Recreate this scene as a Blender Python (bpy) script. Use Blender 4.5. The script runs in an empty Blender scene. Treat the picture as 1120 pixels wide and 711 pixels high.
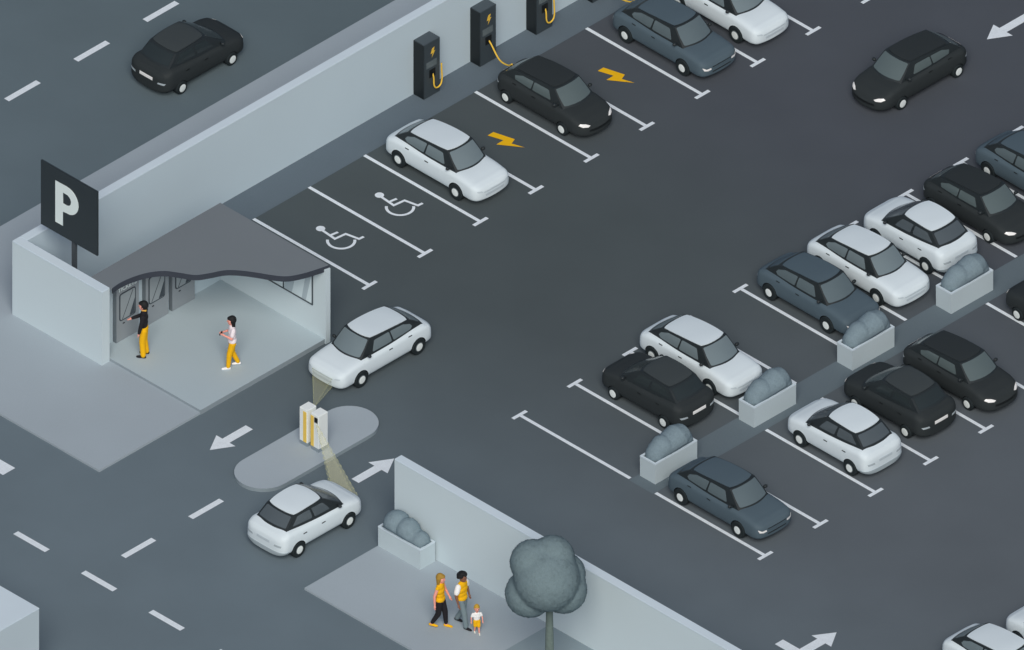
import bpy, bmesh, math, random
from mathutils import Vector, Matrix
from mathutils.bvhtree import BVHTree
random.seed(7)
sc = bpy.context.scene
COL = sc.collection
R = math.radians
S = 38.0; SE = .573; CE = math.sqrt(1-SE*SE); KK = S*math.sqrt(.5)
def G(u, v, z=0.):
    """ground position (at height z) of a measured spot"""
    a = (u-560)/KK; b = (v-355.5+S*z*CE)/(KK*SE)
    return (a+b)/2, (a-b)/2
def lin(c):
    c = c/255.
    return c/12.92 if c <= .04045 else ((c+.055)/1.055)**2.4
def hexlin(h, k=1.):
    return tuple(min(.9, lin(int(h[i:i+2], 16))*k) for i in (0, 2, 4))

# ---------------------------------------------------------------- materials
def mat(name, hx, k=1.3, rough=.6, noise=.04, scale=3., bump=0., bscale=60., spec=.3, coat=0., metal=0., fine=0., emit=0., alpha=1.):
    m = bpy.data.materials.new(name); m.use_nodes = True
    nt = m.node_tree; b = nt.nodes['Principled BSDF']
    c = hexlin(hx, k)
    tc = nt.nodes.new('ShaderNodeTexCoord')
    n = nt.nodes.new('ShaderNodeTexNoise'); n.inputs['Scale'].default_value = scale; n.inputs['Detail'].default_value = 5
    nt.links.new(tc.outputs['Object'], n.inputs['Vector'])
    mr = nt.nodes.new('ShaderNodeMapRange')
    mr.inputs['From Min'].default_value = .25; mr.inputs['From Max'].default_value = .75
    mr.inputs['To Min'].default_value = 1-noise; mr.inputs['To Max'].default_value = 1+noise
    nt.links.new(n.outputs['Fac'], mr.inputs['Value'])
    val = mr.outputs['Result']
    if fine:
        n2 = nt.nodes.new('ShaderNodeTexNoise'); n2.inputs['Scale'].default_value = bscale; n2.inputs['Detail'].default_value = 2
        nt.links.new(tc.outputs['Object'], n2.inputs['Vector'])
        mr2 = nt.nodes.new('ShaderNodeMapRange')
        mr2.inputs['From Min'].default_value = .3; mr2.inputs['From Max'].default_value = .7
        mr2.inputs['To Min'].default_value = 1-fine; mr2.inputs['To Max'].default_value = 1+fine
        nt.links.new(n2.outputs['Fac'], mr2.inputs['Value'])
        mu = nt.nodes.new('ShaderNodeMath'); mu.operation = 'MULTIPLY'
        nt.links.new(val, mu.inputs[0]); nt.links.new(mr2.outputs['Result'], mu.inputs[1]); val = mu.outputs[0]
    vm = nt.nodes.new('ShaderNodeVectorMath'); vm.operation = 'SCALE'
    vm.inputs[0].default_value = c
    nt.links.new(val, vm.inputs['Scale'])
    nt.links.new(vm.outputs[0], b.inputs['Base Color'])
    b.inputs['Roughness'].default_value = rough
    b.inputs['Specular IOR Level'].default_value = spec
    b.inputs['Metallic'].default_value = metal
    b.inputs['Coat Weight'].default_value = coat; b.inputs['Coat Roughness'].default_value = .12
    if bump:
        n3 = nt.nodes.new('ShaderNodeTexNoise'); n3.inputs['Scale'].default_value = bscale
        nt.links.new(tc.outputs['Object'], n3.inputs['Vector'])
        bp = nt.nodes.new('ShaderNodeBump'); bp.inputs['Strength'].default_value = bump; bp.inputs['Distance'].default_value = .01
        nt.links.new(n3.outputs['Fac'], bp.inputs['Height']); nt.links.new(bp.outputs['Normal'], b.inputs['Normal'])
    if emit:
        nt.links.new(vm.outputs[0], b.inputs['Emission Color']); b.inputs['Emission Strength'].default_value = emit
    if alpha < 1:
        b.inputs['Alpha'].default_value = alpha
    return m

def asphalt_mat():
    """road asphalt, bluish and paler on the street, darker inside the car park; the lots differ slowly from place to place"""
    m = bpy.data.materials.new('asphalt'); m.use_nodes = True
    nt = m.node_tree; b = nt.nodes['Principled BSDF']; L = nt.links
    tc = nt.nodes.new('ShaderNodeTexCoord'); sx = nt.nodes.new('ShaderNodeSeparateXYZ')
    L.new(tc.outputs['Object'], sx.inputs[0])
    def mrange(src, a, c):
        r = nt.nodes.new('ShaderNodeMapRange'); r.interpolation_type = 'SMOOTHSTEP'
        r.inputs['From Min'].default_value = a; r.inputs['From Max'].default_value = c
        L.new(src, r.inputs['Value']); return r.outputs['Result']
    def mix(f, c1, c2):
        x = nt.nodes.new('ShaderNodeMix'); x.data_type = 'RGBA'
        L.new(f, x.inputs[0])
        for i, c in ((6, c1), (7, c2)):
            if isinstance(c, str): x.inputs[i].default_value = (*hexlin(c, KA), 1)
            else: L.new(c, x.inputs[i])
        return x.outputs[2]
    lot = mix(mrange(sx.outputs[0], -2, 15), '454d50', '535a60')
    lot = mix(mrange(sx.outputs[1], 5, 14), lot, '464b52')
    low = mix(mrange(sx.outputs[1], -14, 1.5), '5e6b73', lot)
    up = mix(mrange(sx.outputs[1], -16, 8), '5e6c74', '546167')
    # the street behind the long wall starts at x = -10.6
    st = nt.nodes.new('ShaderNodeMath'); st.operation = 'LESS_THAN'; st.inputs[1].default_value = -10.3
    L.new(sx.outputs[0], st.inputs[0])
    f2 = nt.nodes.new('ShaderNodeMath'); f2.operation = 'GREATER_THAN'; f2.inputs[1].default_value = -13.7
    L.new(sx.outputs[1], f2.inputs[0])
    fm = nt.nodes.new('ShaderNodeMath'); fm.operation = 'MULTIPLY'
    L.new(st.outputs[0], fm.inputs[0]); L.new(f2.outputs[0], fm.inputs[1])
    col = mix(fm.outputs[0], low, up)
    n = nt.nodes.new('ShaderNodeTexNoise'); n.inputs['Scale'].default_value = .35; n.inputs['Detail'].default_value = 6
    n2 = nt.nodes.new('ShaderNodeTexNoise'); n2.inputs['Scale'].default_value = 55; n2.inputs['Detail'].default_value = 3
    L.new(tc.outputs['Object'], n.inputs['Vector']); L.new(tc.outputs['Object'], n2.inputs['Vector'])
    a1 = nt.nodes.new('ShaderNodeMapRange'); a1.inputs['From Min'].default_value = .3; a1.inputs['From Max'].default_value = .7
    a1.inputs['To Min'].default_value = .95; a1.inputs['To Max'].default_value = 1.05; L.new(n.outputs['Fac'], a1.inputs['Value'])
    a2 = nt.nodes.new('ShaderNodeMapRange'); a2.inputs['From Min'].default_value = .3; a2.inputs['From Max'].default_value = .7
    a2.inputs['To Min'].default_value = .93; a2.inputs['To Max'].default_value = 1.07; L.new(n2.outputs['Fac'], a2.inputs['Value'])
    mu = nt.nodes.new('ShaderNodeMath'); mu.operation = 'MULTIPLY'; L.new(a1.outputs[0], mu.inputs[0]); L.new(a2.outputs[0], mu.inputs[1])
    vm = nt.nodes.new('ShaderNodeVectorMath'); vm.operation = 'SCALE'; L.new(col, vm.inputs[0]); L.new(mu.outputs[0], vm.inputs['Scale'])
    L.new(vm.outputs[0], b.inputs['Base Color']); b.inputs['Roughness'].default_value = .9; b.inputs['Specular IOR Level'].default_value = .15
    bp = nt.nodes.new('ShaderNodeBump'); bp.inputs['Strength'].default_value = .15; bp.inputs['Distance'].default_value = .01
    L.new(n2.outputs['Fac'], bp.inputs['Height']); L.new(bp.outputs['Normal'], b.inputs['Normal'])
    return m

KA = 1.33   # albedo for a wanted tone on level ground
KV = 1.42   # the same for upright faces, which see half the sky
M = {}
M['asphalt'] = asphalt_mat()
M['walk_dark'] = mat('dark_paving', '55616a', KA, .9, .03, .6, .1, 40, fine=.05)
M['median'] = mat('median_paving', '57636a', KA, .9, .03, .6, .1, 40, fine=.05)
M['pave'] = mat('pavement', '8f9aa2', KA, .85, .025, .5, .1, 40, fine=.035)
M['floor'] = mat('shelter_floor', '9aa8af', KA, .7, .02, .5, fine=.02)
M['floor_edge'] = mat('floor_edge', '7b868d', KV, .8)
M['path_dark'] = mat('grey_path', '79878e', KA, .85, .025, .5, .1, 40, fine=.035)
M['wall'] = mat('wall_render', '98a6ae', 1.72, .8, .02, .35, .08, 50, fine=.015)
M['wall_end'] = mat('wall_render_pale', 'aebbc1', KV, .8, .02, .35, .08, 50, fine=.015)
M['wall_cap'] = mat('wall_cap', 'b7c4cd', KA, .7, .02, .8)
M['paint'] = mat('road_paint', 'c8d0d8', KA, .75, .05, 6, fine=.05, bscale=25)
M['yellow'] = mat('yellow_paint', 'f2ba10', 1.03, .7, .03, 5)
M['roof'] = mat('roof_sheet', '686f74', KA, .7, .02, .5, fine=.015)
M['fascia'] = mat('fascia', '31363f', KV, .6)
M['white_car'] = mat('white_car_paint', 'b9c4ca', 1.42, .6, .01, 2, coat=.0, spec=.15)
M['white_bumper'] = mat('white_bumper', '929ea4', 1.3, .5, .01, 2)
M['white_detail'] = mat('white_detail', 'a3aeb5', 1.5, .4, .01, 2)
M['grey_car'] = mat('grey_car_paint', '46545d', 1.4, .62, .01, 2, coat=.0, spec=.12)
M['black_car'] = mat('black_car_paint', '2b3032', 1.3, .62, .01, 2, coat=.0, spec=.12)
M['black_roof'] = mat('black_roof_paint', '383e40', 1.3, .6, .01, 2, coat=.03, spec=.15)
M['trim'] = mat('black_trim', '23292c', 1.3, .5, .01, 3)
M['glass_w'] = mat('glass_light', '5f6b70', 1.5, .12, .02, 2, spec=.5)
M['glass_t'] = mat('glass_tinted', '454d52', 1.5, .12, .02, 2, spec=.5)
M['glass_b'] = mat('glass_dark', '4b5658', 1.5, .12, .02, 2, spec=.5)
M['glass_bb'] = mat('glass_black', '262d2f', 1.4, .15, .02, 2, spec=.4)
M['glass_g'] = mat('glass_grey', '505c61', 1.45, .12, .02, 2, spec=.5)
M['tyre'] = mat('tyre_rubber', '1f2629', 1.3, .85, .03, 8, spec=.2)
M['rim'] = mat('wheel_rim', 'bfc8cd', 1.6, .35, .02, 5)
M['rim_dark'] = mat('wheel_ring', '4a5358', 1.5, .5, .02, 5)
M['lamp'] = mat('lamp_lens', 'cdd5d9', 1.6, .15, .01, 5, spec=.5)
M['lamp_r'] = mat('tail_lens', '8e989e', 1.6, .2, .01, 5, spec=.5)
M['slot'] = mat('black_slot', '14181a', 1.3, .6)
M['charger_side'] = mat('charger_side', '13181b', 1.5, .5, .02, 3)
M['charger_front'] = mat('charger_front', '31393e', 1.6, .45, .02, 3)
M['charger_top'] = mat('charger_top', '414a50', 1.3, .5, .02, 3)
M['screen'] = mat('grey_screen', '4d5659', 1.6, .2, .02, 3, spec=.5)
M['cable'] = mat('yellow_cable', 'e2ba44', 1.18, .5)
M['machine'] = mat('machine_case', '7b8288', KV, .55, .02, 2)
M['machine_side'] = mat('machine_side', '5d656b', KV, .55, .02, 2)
M['display'] = mat('machine_display', '7f878c', KV, .15, .02, 3, spec=.5)
M['display_dark'] = mat('display_dark', '363d44', KV, .2, .02, 3)
M['sign_board'] = mat('sign_board', '262d31', 1.6, .5, .02, 2)
M['sign_white'] = mat('sign_white', 'b4bfc7', 1.75, .5, .01, 2)
M['pole'] = mat('sign_pole', '3b4044', 1.6, .5, .02, 3)
M['planter'] = mat('planter_concrete', 'a3b0b6', KV, .8, .02, 1.5, .06, 40, fine=.02)
M['soil'] = mat('soil', '59666a', 1.4, 1.)
M['leaf'] = mat('shrub_leaf', '63727a', 1.6, .9, .05, 6, .35, 34, fine=.07, spec=.05)
M['crown'] = mat('tree_leaf', '5c6b70', 1.6, .9, .05, 4, .35, 30, fine=.07, spec=.05)
M['bark'] = mat('bark', '56625f', 1.6, .95, .12, 9, .6, 30, spec=.1)
M['island'] = mat('island_paving', '929da5', KA, .85, .025, .8, .1, 40, fine=.03)
M['kerb'] = mat('island_kerb', '77838a', KV, .85, .03, 2)
M['pillar'] = mat('pillar_case', 'c3cdd3', 1.55, .45, .01, 2)
M['pillar_foot'] = mat('pillar_foot', '76828a', KV, .6)
M['strip'] = mat('yellow_strip', 'e6c25a', 1.15, .5)
M['beam'] = mat('beam_light', 'e2dcb4', 1.25, .9, .02, 3, spec=0., alpha=.15)
M['beam_edge'] = mat('beam_edge', 'ece2a8', 1.2, .9, .02, 3, spec=0., alpha=.3)
M['window_glass'] = mat('window_glass', 'b9c7cd', KV, .12, .02, 2, spec=.5)
M['window_frame'] = mat('window_frame', '3a4248', 1.5, .5)
M['glare'] = mat('painted_glare', '98a6ae', KV, .2, .02, 2, spec=.5)
M['skin'] = mat('skin_light', 'eda192', 1.08, .6, .03, 10)
M['skin_dark'] = mat('skin_dark', '6b4a3c', 1.6, .6, .03, 10)
M['hair_black'] = mat('hair_black', '17181a', 1.3, .7, .05, 20)
M['hair_blond'] = mat('hair_blond', 'a5842f', 1.5, .7, .08, 20)
M['hair_brown'] = mat('hair_brown', '8a6d2c', 1.5, .7, .08, 20)
M['cloth_black'] = mat('cloth_black', '1c1b1f', 1.4, .9, .04, 12)
M['cloth_yellow'] = mat('cloth_yellow', 'efb40e', 1.06, .9, .04, 12)
M['cloth_white'] = mat('cloth_white', 'dfe2e8', 1.5, .9, .03, 12)
M['cloth_rose'] = mat('cloth_rose', 'dcd3d8', 1.25, .9, .03, 12)
M['cloth_grey'] = mat('cloth_grey', '5f6d73', 1.6, .9, .04, 12)
M['cloth_pale'] = mat('cloth_pale', 'e6dfc0', 1.5, .9, .03, 12)
M['collar'] = mat('collar_gold', 'c79a3c', 1.5, .9)
M['eye'] = mat('eye_dark', '1b1513', 1.2, .3)
M['lip'] = mat('lip', 'b0665f', 1.4, .5)
M['block'] = mat('block_render', 'a4b1b9', KV, .8, .02, .5, .08, 50, fine=.015)

# ---------------------------------------------------------------- mesh helpers
def link(name, me, parent=None):
    o = bpy.data.objects.new(name, me); COL.objects.link(o)
    if parent: o.parent = parent
    return o
def build(name, bm, mats, parent=None, smooth=False, angle=None):
    me = bpy.data.meshes.new(name)
    bmesh.ops.recalc_face_normals(bm, faces=bm.faces)
    bm.to_mesh(me); bm.free()
    for m in (mats if isinstance(mats, (list, tuple)) else [mats]): me.materials.append(M[m])
    if smooth:
        me.polygons.foreach_set('use_smooth', [True]*len(me.polygons))
        if angle: me.set_sharp_from_angle(angle=R(angle))
    return link(name, me, parent)
def thing(name, label, cat, loc=(0, 0, 0), rz=0, group=None):
    o = bpy.data.objects.new(name, None); COL.objects.link(o)
    o.location = loc; o.rotation_euler = (0, 0, rz); o.empty_display_size = .3
    return tag(o, label, cat, group)
def tag(o, label, cat=None, group=None, kind=None):
    if label: o['label'] = label
    if cat: o['category'] = cat
    if group: o['group'] = group
    if kind: o['kind'] = kind
    return o
def struct(o):
    o['kind'] = 'structure'; return o
def dup(root, loc, rz, label, group=None):
    def cp(o, parent):
        c = o.copy(); COL.objects.link(c); c.parent = parent
        for ch in list(o.children): cp(ch, c)
        return c
    r = cp(root, None); r.location = loc; r.rotation_euler = (0, 0, rz)
    r['label'] = label
    if group: r['group'] = group
    return r
def box(bm, a, b, mi=0, bev=0.):
    vs = [bm.verts.new((x, y, z)) for x in (a[0], b[0]) for y in (a[1], b[1]) for z in (a[2], b[2])]
    fs = [bm.faces.new([vs[i] for i in q]) for q in ((0, 1, 3, 2), (4, 6, 7, 5), (0, 4, 5, 1), (2, 3, 7, 6), (0, 2, 6, 4), (1, 5, 7, 3))]
    for f in fs: f.material_index = mi
    if bev:
        bmesh.ops.bevel(bm, geom=list({e for f in fs for e in f.edges}), offset=bev, segments=2, affect='EDGES', clamp_overlap=True)
def nb(): return bmesh.new()
def boxo(name, a, b, m, parent=None, bev=.015):
    bm = nb(); box(bm, a, b, 0, bev); return build(name, bm, m, parent)
def poly(bm, pts, z=None, mi=0):
    vs = [bm.verts.new(p if z is None else (p[0], p[1], z)) for p in pts]
    f = bm.faces.new(vs); f.material_index = mi; return f
def prism(bm, pts, z0, z1, mi_side=0, mi_top=0):
    n = len(pts)
    lo = [bm.verts.new((p[0], p[1], z0)) for p in pts]; hi = [bm.verts.new((p[0], p[1], z1)) for p in pts]
    f = bm.faces.new(hi); f.material_index = mi_top
    f = bm.faces.new(lo[::-1]); f.material_index = mi_side
    for i in range(n):
        f = bm.faces.new((lo[i], lo[(i+1) % n], hi[(i+1) % n], hi[i])); f.material_index = mi_side
def tube(bm, pts, r, n=8, cap=True):
    pts = [Vector(p) for p in pts]; rings = []
    up = None
    for i, p in enumerate(pts):
        t = (pts[min(i+1, len(pts)-1)]-pts[max(i-1, 0)]).normalized()
        if up is None: up = Vector((0, 0, 1)) if abs(t.z) < .9 else Vector((1, 0, 0))
        a = t.cross(up).normalized(); b = a.cross(t).normalized(); up = b
        rr = r[i] if isinstance(r, (list, tuple)) else r
        rings.append([bm.verts.new(p+rr*(math.cos(2*math.pi*k/n)*a+math.sin(2*math.pi*k/n)*b)) for k in range(n)])
    for i in range(len(rings)-1):
        for k in range(n): bm.faces.new((rings[i][k], rings[i][(k+1) % n], rings[i+1][(k+1) % n], rings[i+1][k]))
    if cap: bm.faces.new(rings[0][::-1]); bm.faces.new(rings[-1])
def smoothpath(pts, n=8):
    """Catmull-Rom through the points"""
    P = [Vector(p) for p in pts]; P = [P[0]*2-P[1]]+P+[P[-1]*2-P[-2]]; out = []
    for i in range(1, len(P)-2):
        for k in range(n):
            t = k/n
            out.append(.5*((2*P[i])+(P[i+1]-P[i-1])*t+(2*P[i-1]-5*P[i]+4*P[i+1]-P[i+2])*t*t+(3*P[i]-P[i-1]-3*P[i+1]+P[i+2])*t**3))
    out.append(P[-2]); return out
def ball(bm, c, r, sx=1, sy=1, sz=1, sub=3, rot=None):
    g = bmesh.ops.create_icosphere(bm, subdivisions=sub, radius=r)
    mt = Matrix.Diagonal((sx, sy, sz, 1))
    if rot is not None: mt = rot @ mt
    mt = Matrix.Translation(c) @ mt
    bmesh.ops.transform(bm, matrix=mt, verts=g['verts'])
def capsule(bm, a, b, ra, rb, n=10, flat=None):
    """tapered limb with round ends"""
    a, b = Vector(a), Vector(b); t = b-a; L = t.length or 1e-5; t.normalize()
    u = Vector((0, 0, 1)) if abs(t.z) < .9 else Vector((1, 0, 0))
    x = t.cross(u).normalized(); y = x.cross(t).normalized(); rings = []
    for (p, r, rng) in ((a, ra, (-80, -45, 0)), (b, rb, (0, 45, 80))):
        for d in rng:
            cc = p+t*(r*math.sin(R(d))); rr = r*math.cos(R(d))
            rings.append([bm.verts.new(cc+rr*(math.cos(2*math.pi*k/n)*x+math.sin(2*math.pi*k/n)*y)) for k in range(n)])
    for i in range(len(rings)-1):
        for k in range(n): bm.faces.new((rings[i][k], rings[i][(k+1) % n], rings[i+1][(k+1) % n], rings[i+1][k]))
    bm.faces.new(rings[0][::-1]); bm.faces.new(rings[-1])
def fused(name, bm, voxel, mats, parent=None, relax=4, noise=0., nscale=8.):
    """fuse overlapping shapes into one continuous skin"""
    bmesh.ops.recalc_face_normals(bm, faces=bm.faces)
    me = bpy.data.meshes.new(name); bm.to_mesh(me); bm.free()
    o = bpy.data.objects.new(name, me); COL.objects.link(o)
    md = o.modifiers.new('r', 'REMESH'); md.mode = 'VOXEL'; md.voxel_size = voxel
    if relax:
        s = o.modifiers.new('s', 'SMOOTH'); s.factor = .5; s.iterations = relax
    dg = bpy.context.evaluated_depsgraph_get(); dg.update()
    me2 = bpy.data.meshes.new_from_object(o.evaluated_get(dg))
    o.modifiers.clear(); o.data = me2; bpy.data.meshes.remove(me); me2.name = name
    if noise:
        from mathutils import noise as N
        for v in me2.vertices:
            v.co += v.normal*noise*N.noise(v.co*nscale)
    me2.materials.clear(); me2.materials.append(M[mats])
    me2.polygons.foreach_set('use_smooth', [True]*len(me2.polygons))
    if parent: o.parent = parent
    return o
def leafy(o, n, size, seed, lift=.3):
    """many small leaf faces over a fused crown, in the same mesh"""
    rd = random.Random(seed); me = o.data; bm = bmesh.new(); bm.from_mesh(me)
    fs = list(bm.faces); pick = rd.choices(fs, weights=[f.calc_area() for f in fs], k=n)
    for f in pick:
        nrm = f.normal.copy(); c = f.calc_center_median()+nrm*rd.uniform(-.1, lift)*size*.5
        nn = (nrm+Vector((rd.uniform(-1, 1), rd.uniform(-1, 1), rd.uniform(-1, 1)))*.16).normalized()
        t_ = nn.orthogonal().normalized(); t_ = Matrix.Rotation(rd.uniform(0, 6.28), 3, nn) @ t_; b_ = nn.cross(t_)
        l_ = size*rd.uniform(.7, 1.25); w_ = l_*.55
        vs = [bm.verts.new(c+t_*p*l_*.5+b_*q*w_*.5) for p, q in ((-1, 0), (-.2, -.9), (1, 0), (-.2, .9))]
        bm.faces.new(vs)
    bm.to_mesh(me); bm.free()
def text_mesh(name, s, size, depth, m, parent, mtx, bold=.012, spread=1.):
    cu = bpy.data.curves.new(name, 'FONT'); cu.body = s; cu.size = size; cu.extrude = depth; cu.offset = bold*size
    cu.align_x = 'CENTER'; cu.align_y = 'CENTER'; cu.resolution_u = 6; cu.space_character = spread
    o = bpy.data.objects.new(name, cu); COL.objects.link(o)
    dg = bpy.context.evaluated_depsgraph_get(); dg.update()
    me = bpy.data.meshes.new_from_object(o.evaluated_get(dg))
    bpy.data.objects.remove(o); bpy.data.curves.remove(cu)
    me.transform(mtx); me.materials.clear(); me.materials.append(M[m])
    return link(name, me, parent)

# ---------------------------------------------------------------- setting: ground sheets
FAR = 400
bm = nb(); poly(bm, [(-FAR, -FAR), (FAR, -FAR), (FAR, FAR), (-FAR, FAR)], 0)
ground = struct(build('road', bm, 'asphalt'))
LOT = struct(thing('parking_lot', None, None))       # carries the painted marks of the car park
YK = -9.86; PAV = .07
def sheet(name, pts, z, m):
    bm = nb(); poly(bm, pts, z); return struct(build(name, bm, m))
def slab(name, pts, z, m, mside='kerb'):
    bm = nb(); prism(bm, pts, -.02, z, 1, 0); return struct(build(name, bm, [m, mside]))
# footway: strip behind the long wall joined to the forecourt before the shelter
slab('pavement', [(-13.85, -13.63), (-3.17, -13.63), (-3.17, -9.5), (-7.2, -9.5), (-7.2, -9.6), (-10.3, -9.6), (-10.3, 60), (-13.85, 60)], PAV, 'pave', 'pave')
sheet('charger_walkway', [(-10.22, -9.6), (-9.02, -9.6), (-9.02, 60), (-10.22, 60)], .006, 'walk_dark')
sheet('median_strip', [(7.89, -3.14), (8.88, -3.14), (8.88, 40), (7.89, 40)], .006, 'median')
slab('pavement', [(5.18, -13.63), (11.48, -13.63), (11.48, -9.9), (5.18, -9.9)], PAV, 'pave', 'pave')
slab('path', [(11.48, -13.63), (60, -13.63), (60, -9.9), (11.48, -9.9)], PAV, 'path_dark', 'path_dark')

# ---------------------------------------------------------------- painted marks
MZ = .012
def bar(bm, a, b, w, z=MZ):
    a = Vector(a); b = Vector(b); t = (b-a).normalized(); n = Vector((-t.y, t.x))*w/2
    poly(bm, [a-n, b-n, b+n, a+n], z)
def bay_line(a, b, tick_at):
    bm = nb(); bar(bm, a, b, .115)
    t = Vector(tick_at); s = .006
    sg = 1 if Vector(tick_at) == Vector(b) else -1
    bar(bm, (t.x+.06*sg, t.y-.28), (t.x+.06*sg, t.y+.28), .12, MZ+.003)
    return build('bay_line', bm, 'paint', LOT)
YU, DU = -1.5, 2.258
for k in range(0, 12): bay_line((-9.02, YU+DU*k), (-4.36, YU+DU*k), (-4.36, YU+DU*k))
YM, DM = -3.05, 2.246
for k in range(0, 10):
    y = YM+DM*k
    bay_line((3.42, y), (7.86, y), (3.42, y))
    bay_line((8.9, y), (13.3, y), (13.3, y))
# a bay line beside the white cars at the lower edge
def lane_dash(a, b, w=.2):
    bm = nb(); bar(bm, a, b, w); return build('lane_dash', bm, 'paint', ground)
p0 = G(7.1, 109.7); p1 = G(82.9, 66.3); st = p1[1]-p0[1]
for k in range(-3, 8): lane_dash((-15.98+0, p0[1]+st*k), (-15.98, p0[1]+1.3+st*k))
XU = (p0[0]+p1[0])/2
for o in [c for c in ground.children]: o.location.x = XU+15.98
for a, b in (((135.3, 609.6), (167.7, 589.8)), ((208.8, 566.9), (242, 547)), ((61.5, 652.5), (94, 632.5))):
    if a[0] < 100: continue
    pa, pb = G(*a), G(*b); x = (pa[0]+pb[0])/2; lane_dash((x, pa[1]), (x, pb[1]))
pa = G(17.1, 582.9); pb = G(51.4, 603); y = (pa[1]+pb[1])/2; pc = G(91.5, 625.6); stx = pc[0]-pa[0]
for k in range(-4, 8): lane_dash((pa[0]+stx*k, pa[1]-.02*k), (pb[0]+stx*k, pa[1]-.02*k))
pe = G(14.5, 513.5); lane_dash((pe[0]-2.6, pe[1]-.17), (pe[0], pe[1]-.17), .5)
pe2 = G(946, 0)
def arrow(tail, tip, w=.29, hw=.78, hl=.66, extra=None):
    tail = Vector(tail); tip = Vector(tip); t = (tip-tail).normalized(); n = Vector((-t.y, t.x)); q = tip-t*hl
    bm = nb()
    if extra is None:
        poly(bm, [tail-n*w/2, q-n*w/2, q-n*hw/2, tip, q+n*hw/2, q+n*w/2, tail+n*w/2], MZ)
    else:
        e = Vector(extra); s = (e-tail).normalized()
        poly(bm, [tail-n*w/2-s*0-t*w/2, q-n*w/2, q-n*hw/2, tip, q+n*hw/2, q+n*w/2, tail+n*w/2+t*w/2, e+t*w/2, e-t*w/2], MZ)
    return bm
def gv(u, v): return Vector(G(u, v))
def straight_arrow(tail, tip, parent, label):
    a, b = gv(*tail), gv(*tip); a.x = b.x = (a.x+b.x)/2
    return tag(build('direction_arrow', arrow(a, b), 'paint', parent), label)
straight_arrow((272.5, 467.6), (229.6, 492.7), ground, 'white arrow pointing out of the car park beside the kerbed island')
straight_arrow((388.5, 526.5), (431, 501.8), ground, 'white arrow pointing into the car park beside the wall corner')
straight_arrow((1126, 16.5), (1079.5, 43.5), LOT, 'white arrow on the aisle near the moving black car')
tip = gv(915, 692); bend = gv(874.5, 715.3); bend.x = tip.x; stub = gv(852.5, 702); stub.y = bend.y
tag(build('direction_arrow', arrow(bend, tip, .33, .8, .62, stub), 'paint', LOT), 'white bent arrow turning at the end of the bays')
def flatpx(name, pts, m, label):
    bm = nb(); poly(bm, [G(*p) for p in pts], MZ); return tag(build(name, bm, m, LOT), label)
bolt = [(533.3, 148.5), (539.6, 144.8), (563, 152.6), (559.6, 157.4), (573.8, 161.6), (542.8, 158.4), (550.6, 153.8)]
flatpx('lightning_symbol', bolt, 'yellow', 'yellow lightning bolt painted beside the white car')
flatpx('lightning_symbol', [(u+120.4, v-70.6) for u, v in bolt], 'yellow', 'yellow lightning bolt painted between the black and grey cars')
def wheelchair(du, dv, label):
    def q(u, v): return Vector(G(335+u/8+du, 210+v/8+dv))
    def stroke(bm, pts, w, z):
        P = [q(*p) for p in pts]
        L_, R_ = [], []
        for i, p in enumerate(P):
            t1 = (P[i]-P[max(i-1, 0)]); t2 = (P[min(i+1, len(P)-1)]-P[i])
            t1 = t1.normalized() if t1.length else t2.normalized(); t2 = t2.normalized() if t2.length else t1
            t = (t1+t2).normalized(); n = Vector((-t.y, t.x)); k = 1/max(.5, t.dot(t1))
            L_.append(p+n*w/2*k); R_.append(p-n*w/2*k)
        vl = [bm.verts.new((p.x, p.y, z)) for p in L_]; vr = [bm.verts.new((p.x, p.y, z)) for p in R_]
        for i in range(len(P)-1): bm.faces.new((vr[i], vr[i+1], vl[i+1], vl[i]))
    bm = nb()
    c = q(125, 323); r = .135
    poly(bm, [(c.x+r*math.cos(k*math.pi/12), c.y+r*math.sin(k*math.pi/12)) for k in range(24)], MZ)
    stroke(bm, [(140, 338), (250, 413), (345, 370), (462, 414), (503, 394)], .085, MZ+.002)
    stroke(bm, [(203, 386), (277, 355)], .085, MZ+.004)
    arc = []
    for k in range(25):
        a = R(-8+k*(196/24)); arc.append((305+120*math.cos(a), 431+69*math.sin(a)))
    stroke(bm, arc, .085, MZ+.006)
    tag(build('wheelchair_symbol', bm, 'paint', LOT), label)
wheelchair(0, 0, 'white wheelchair symbol in the bay next to the shelter')
wheelchair(64.4, -36.6, 'white wheelchair symbol in the bay next to the white car')

# ---------------------------------------------------------------- walls
def walled(name, label, cat, a, b, m, cap=.05):
    t = thing(name, label, cat, ((a[0]+b[0])/2, (a[1]+b[1])/2, 0))
    ox, oy = t.location.x, t.location.y
    boxo('wall_body', (a[0]-ox, a[1]-oy, a[2]), (b[0]-ox, b[1]-oy, b[2]-cap), m, t, 0)
    boxo('coping', (a[0]-ox-.004, a[1]-oy-.004, b[2]-cap), (b[0]-ox+.004, b[1]-oy+.004, b[2]), 'wall_cap', t, .012)
    return t
HW = 2.66
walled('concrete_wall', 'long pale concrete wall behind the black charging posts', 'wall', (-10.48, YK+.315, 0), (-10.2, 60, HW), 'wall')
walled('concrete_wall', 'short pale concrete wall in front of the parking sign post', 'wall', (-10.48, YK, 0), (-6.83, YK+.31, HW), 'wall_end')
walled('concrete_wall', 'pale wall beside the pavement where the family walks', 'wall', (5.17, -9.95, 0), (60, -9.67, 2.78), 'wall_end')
t = thing('concrete_block', 'pale flat topped concrete block at the edge of the street', 'building', (1.0, -24.5, 0))
bx, by = G(43, 665, 2.6)
boxo('block_wall', (bx-5-1.0, by-6+24.5, 0), (bx-1.0, by+24.5, 2.56), 'block', t, .01)
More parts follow.
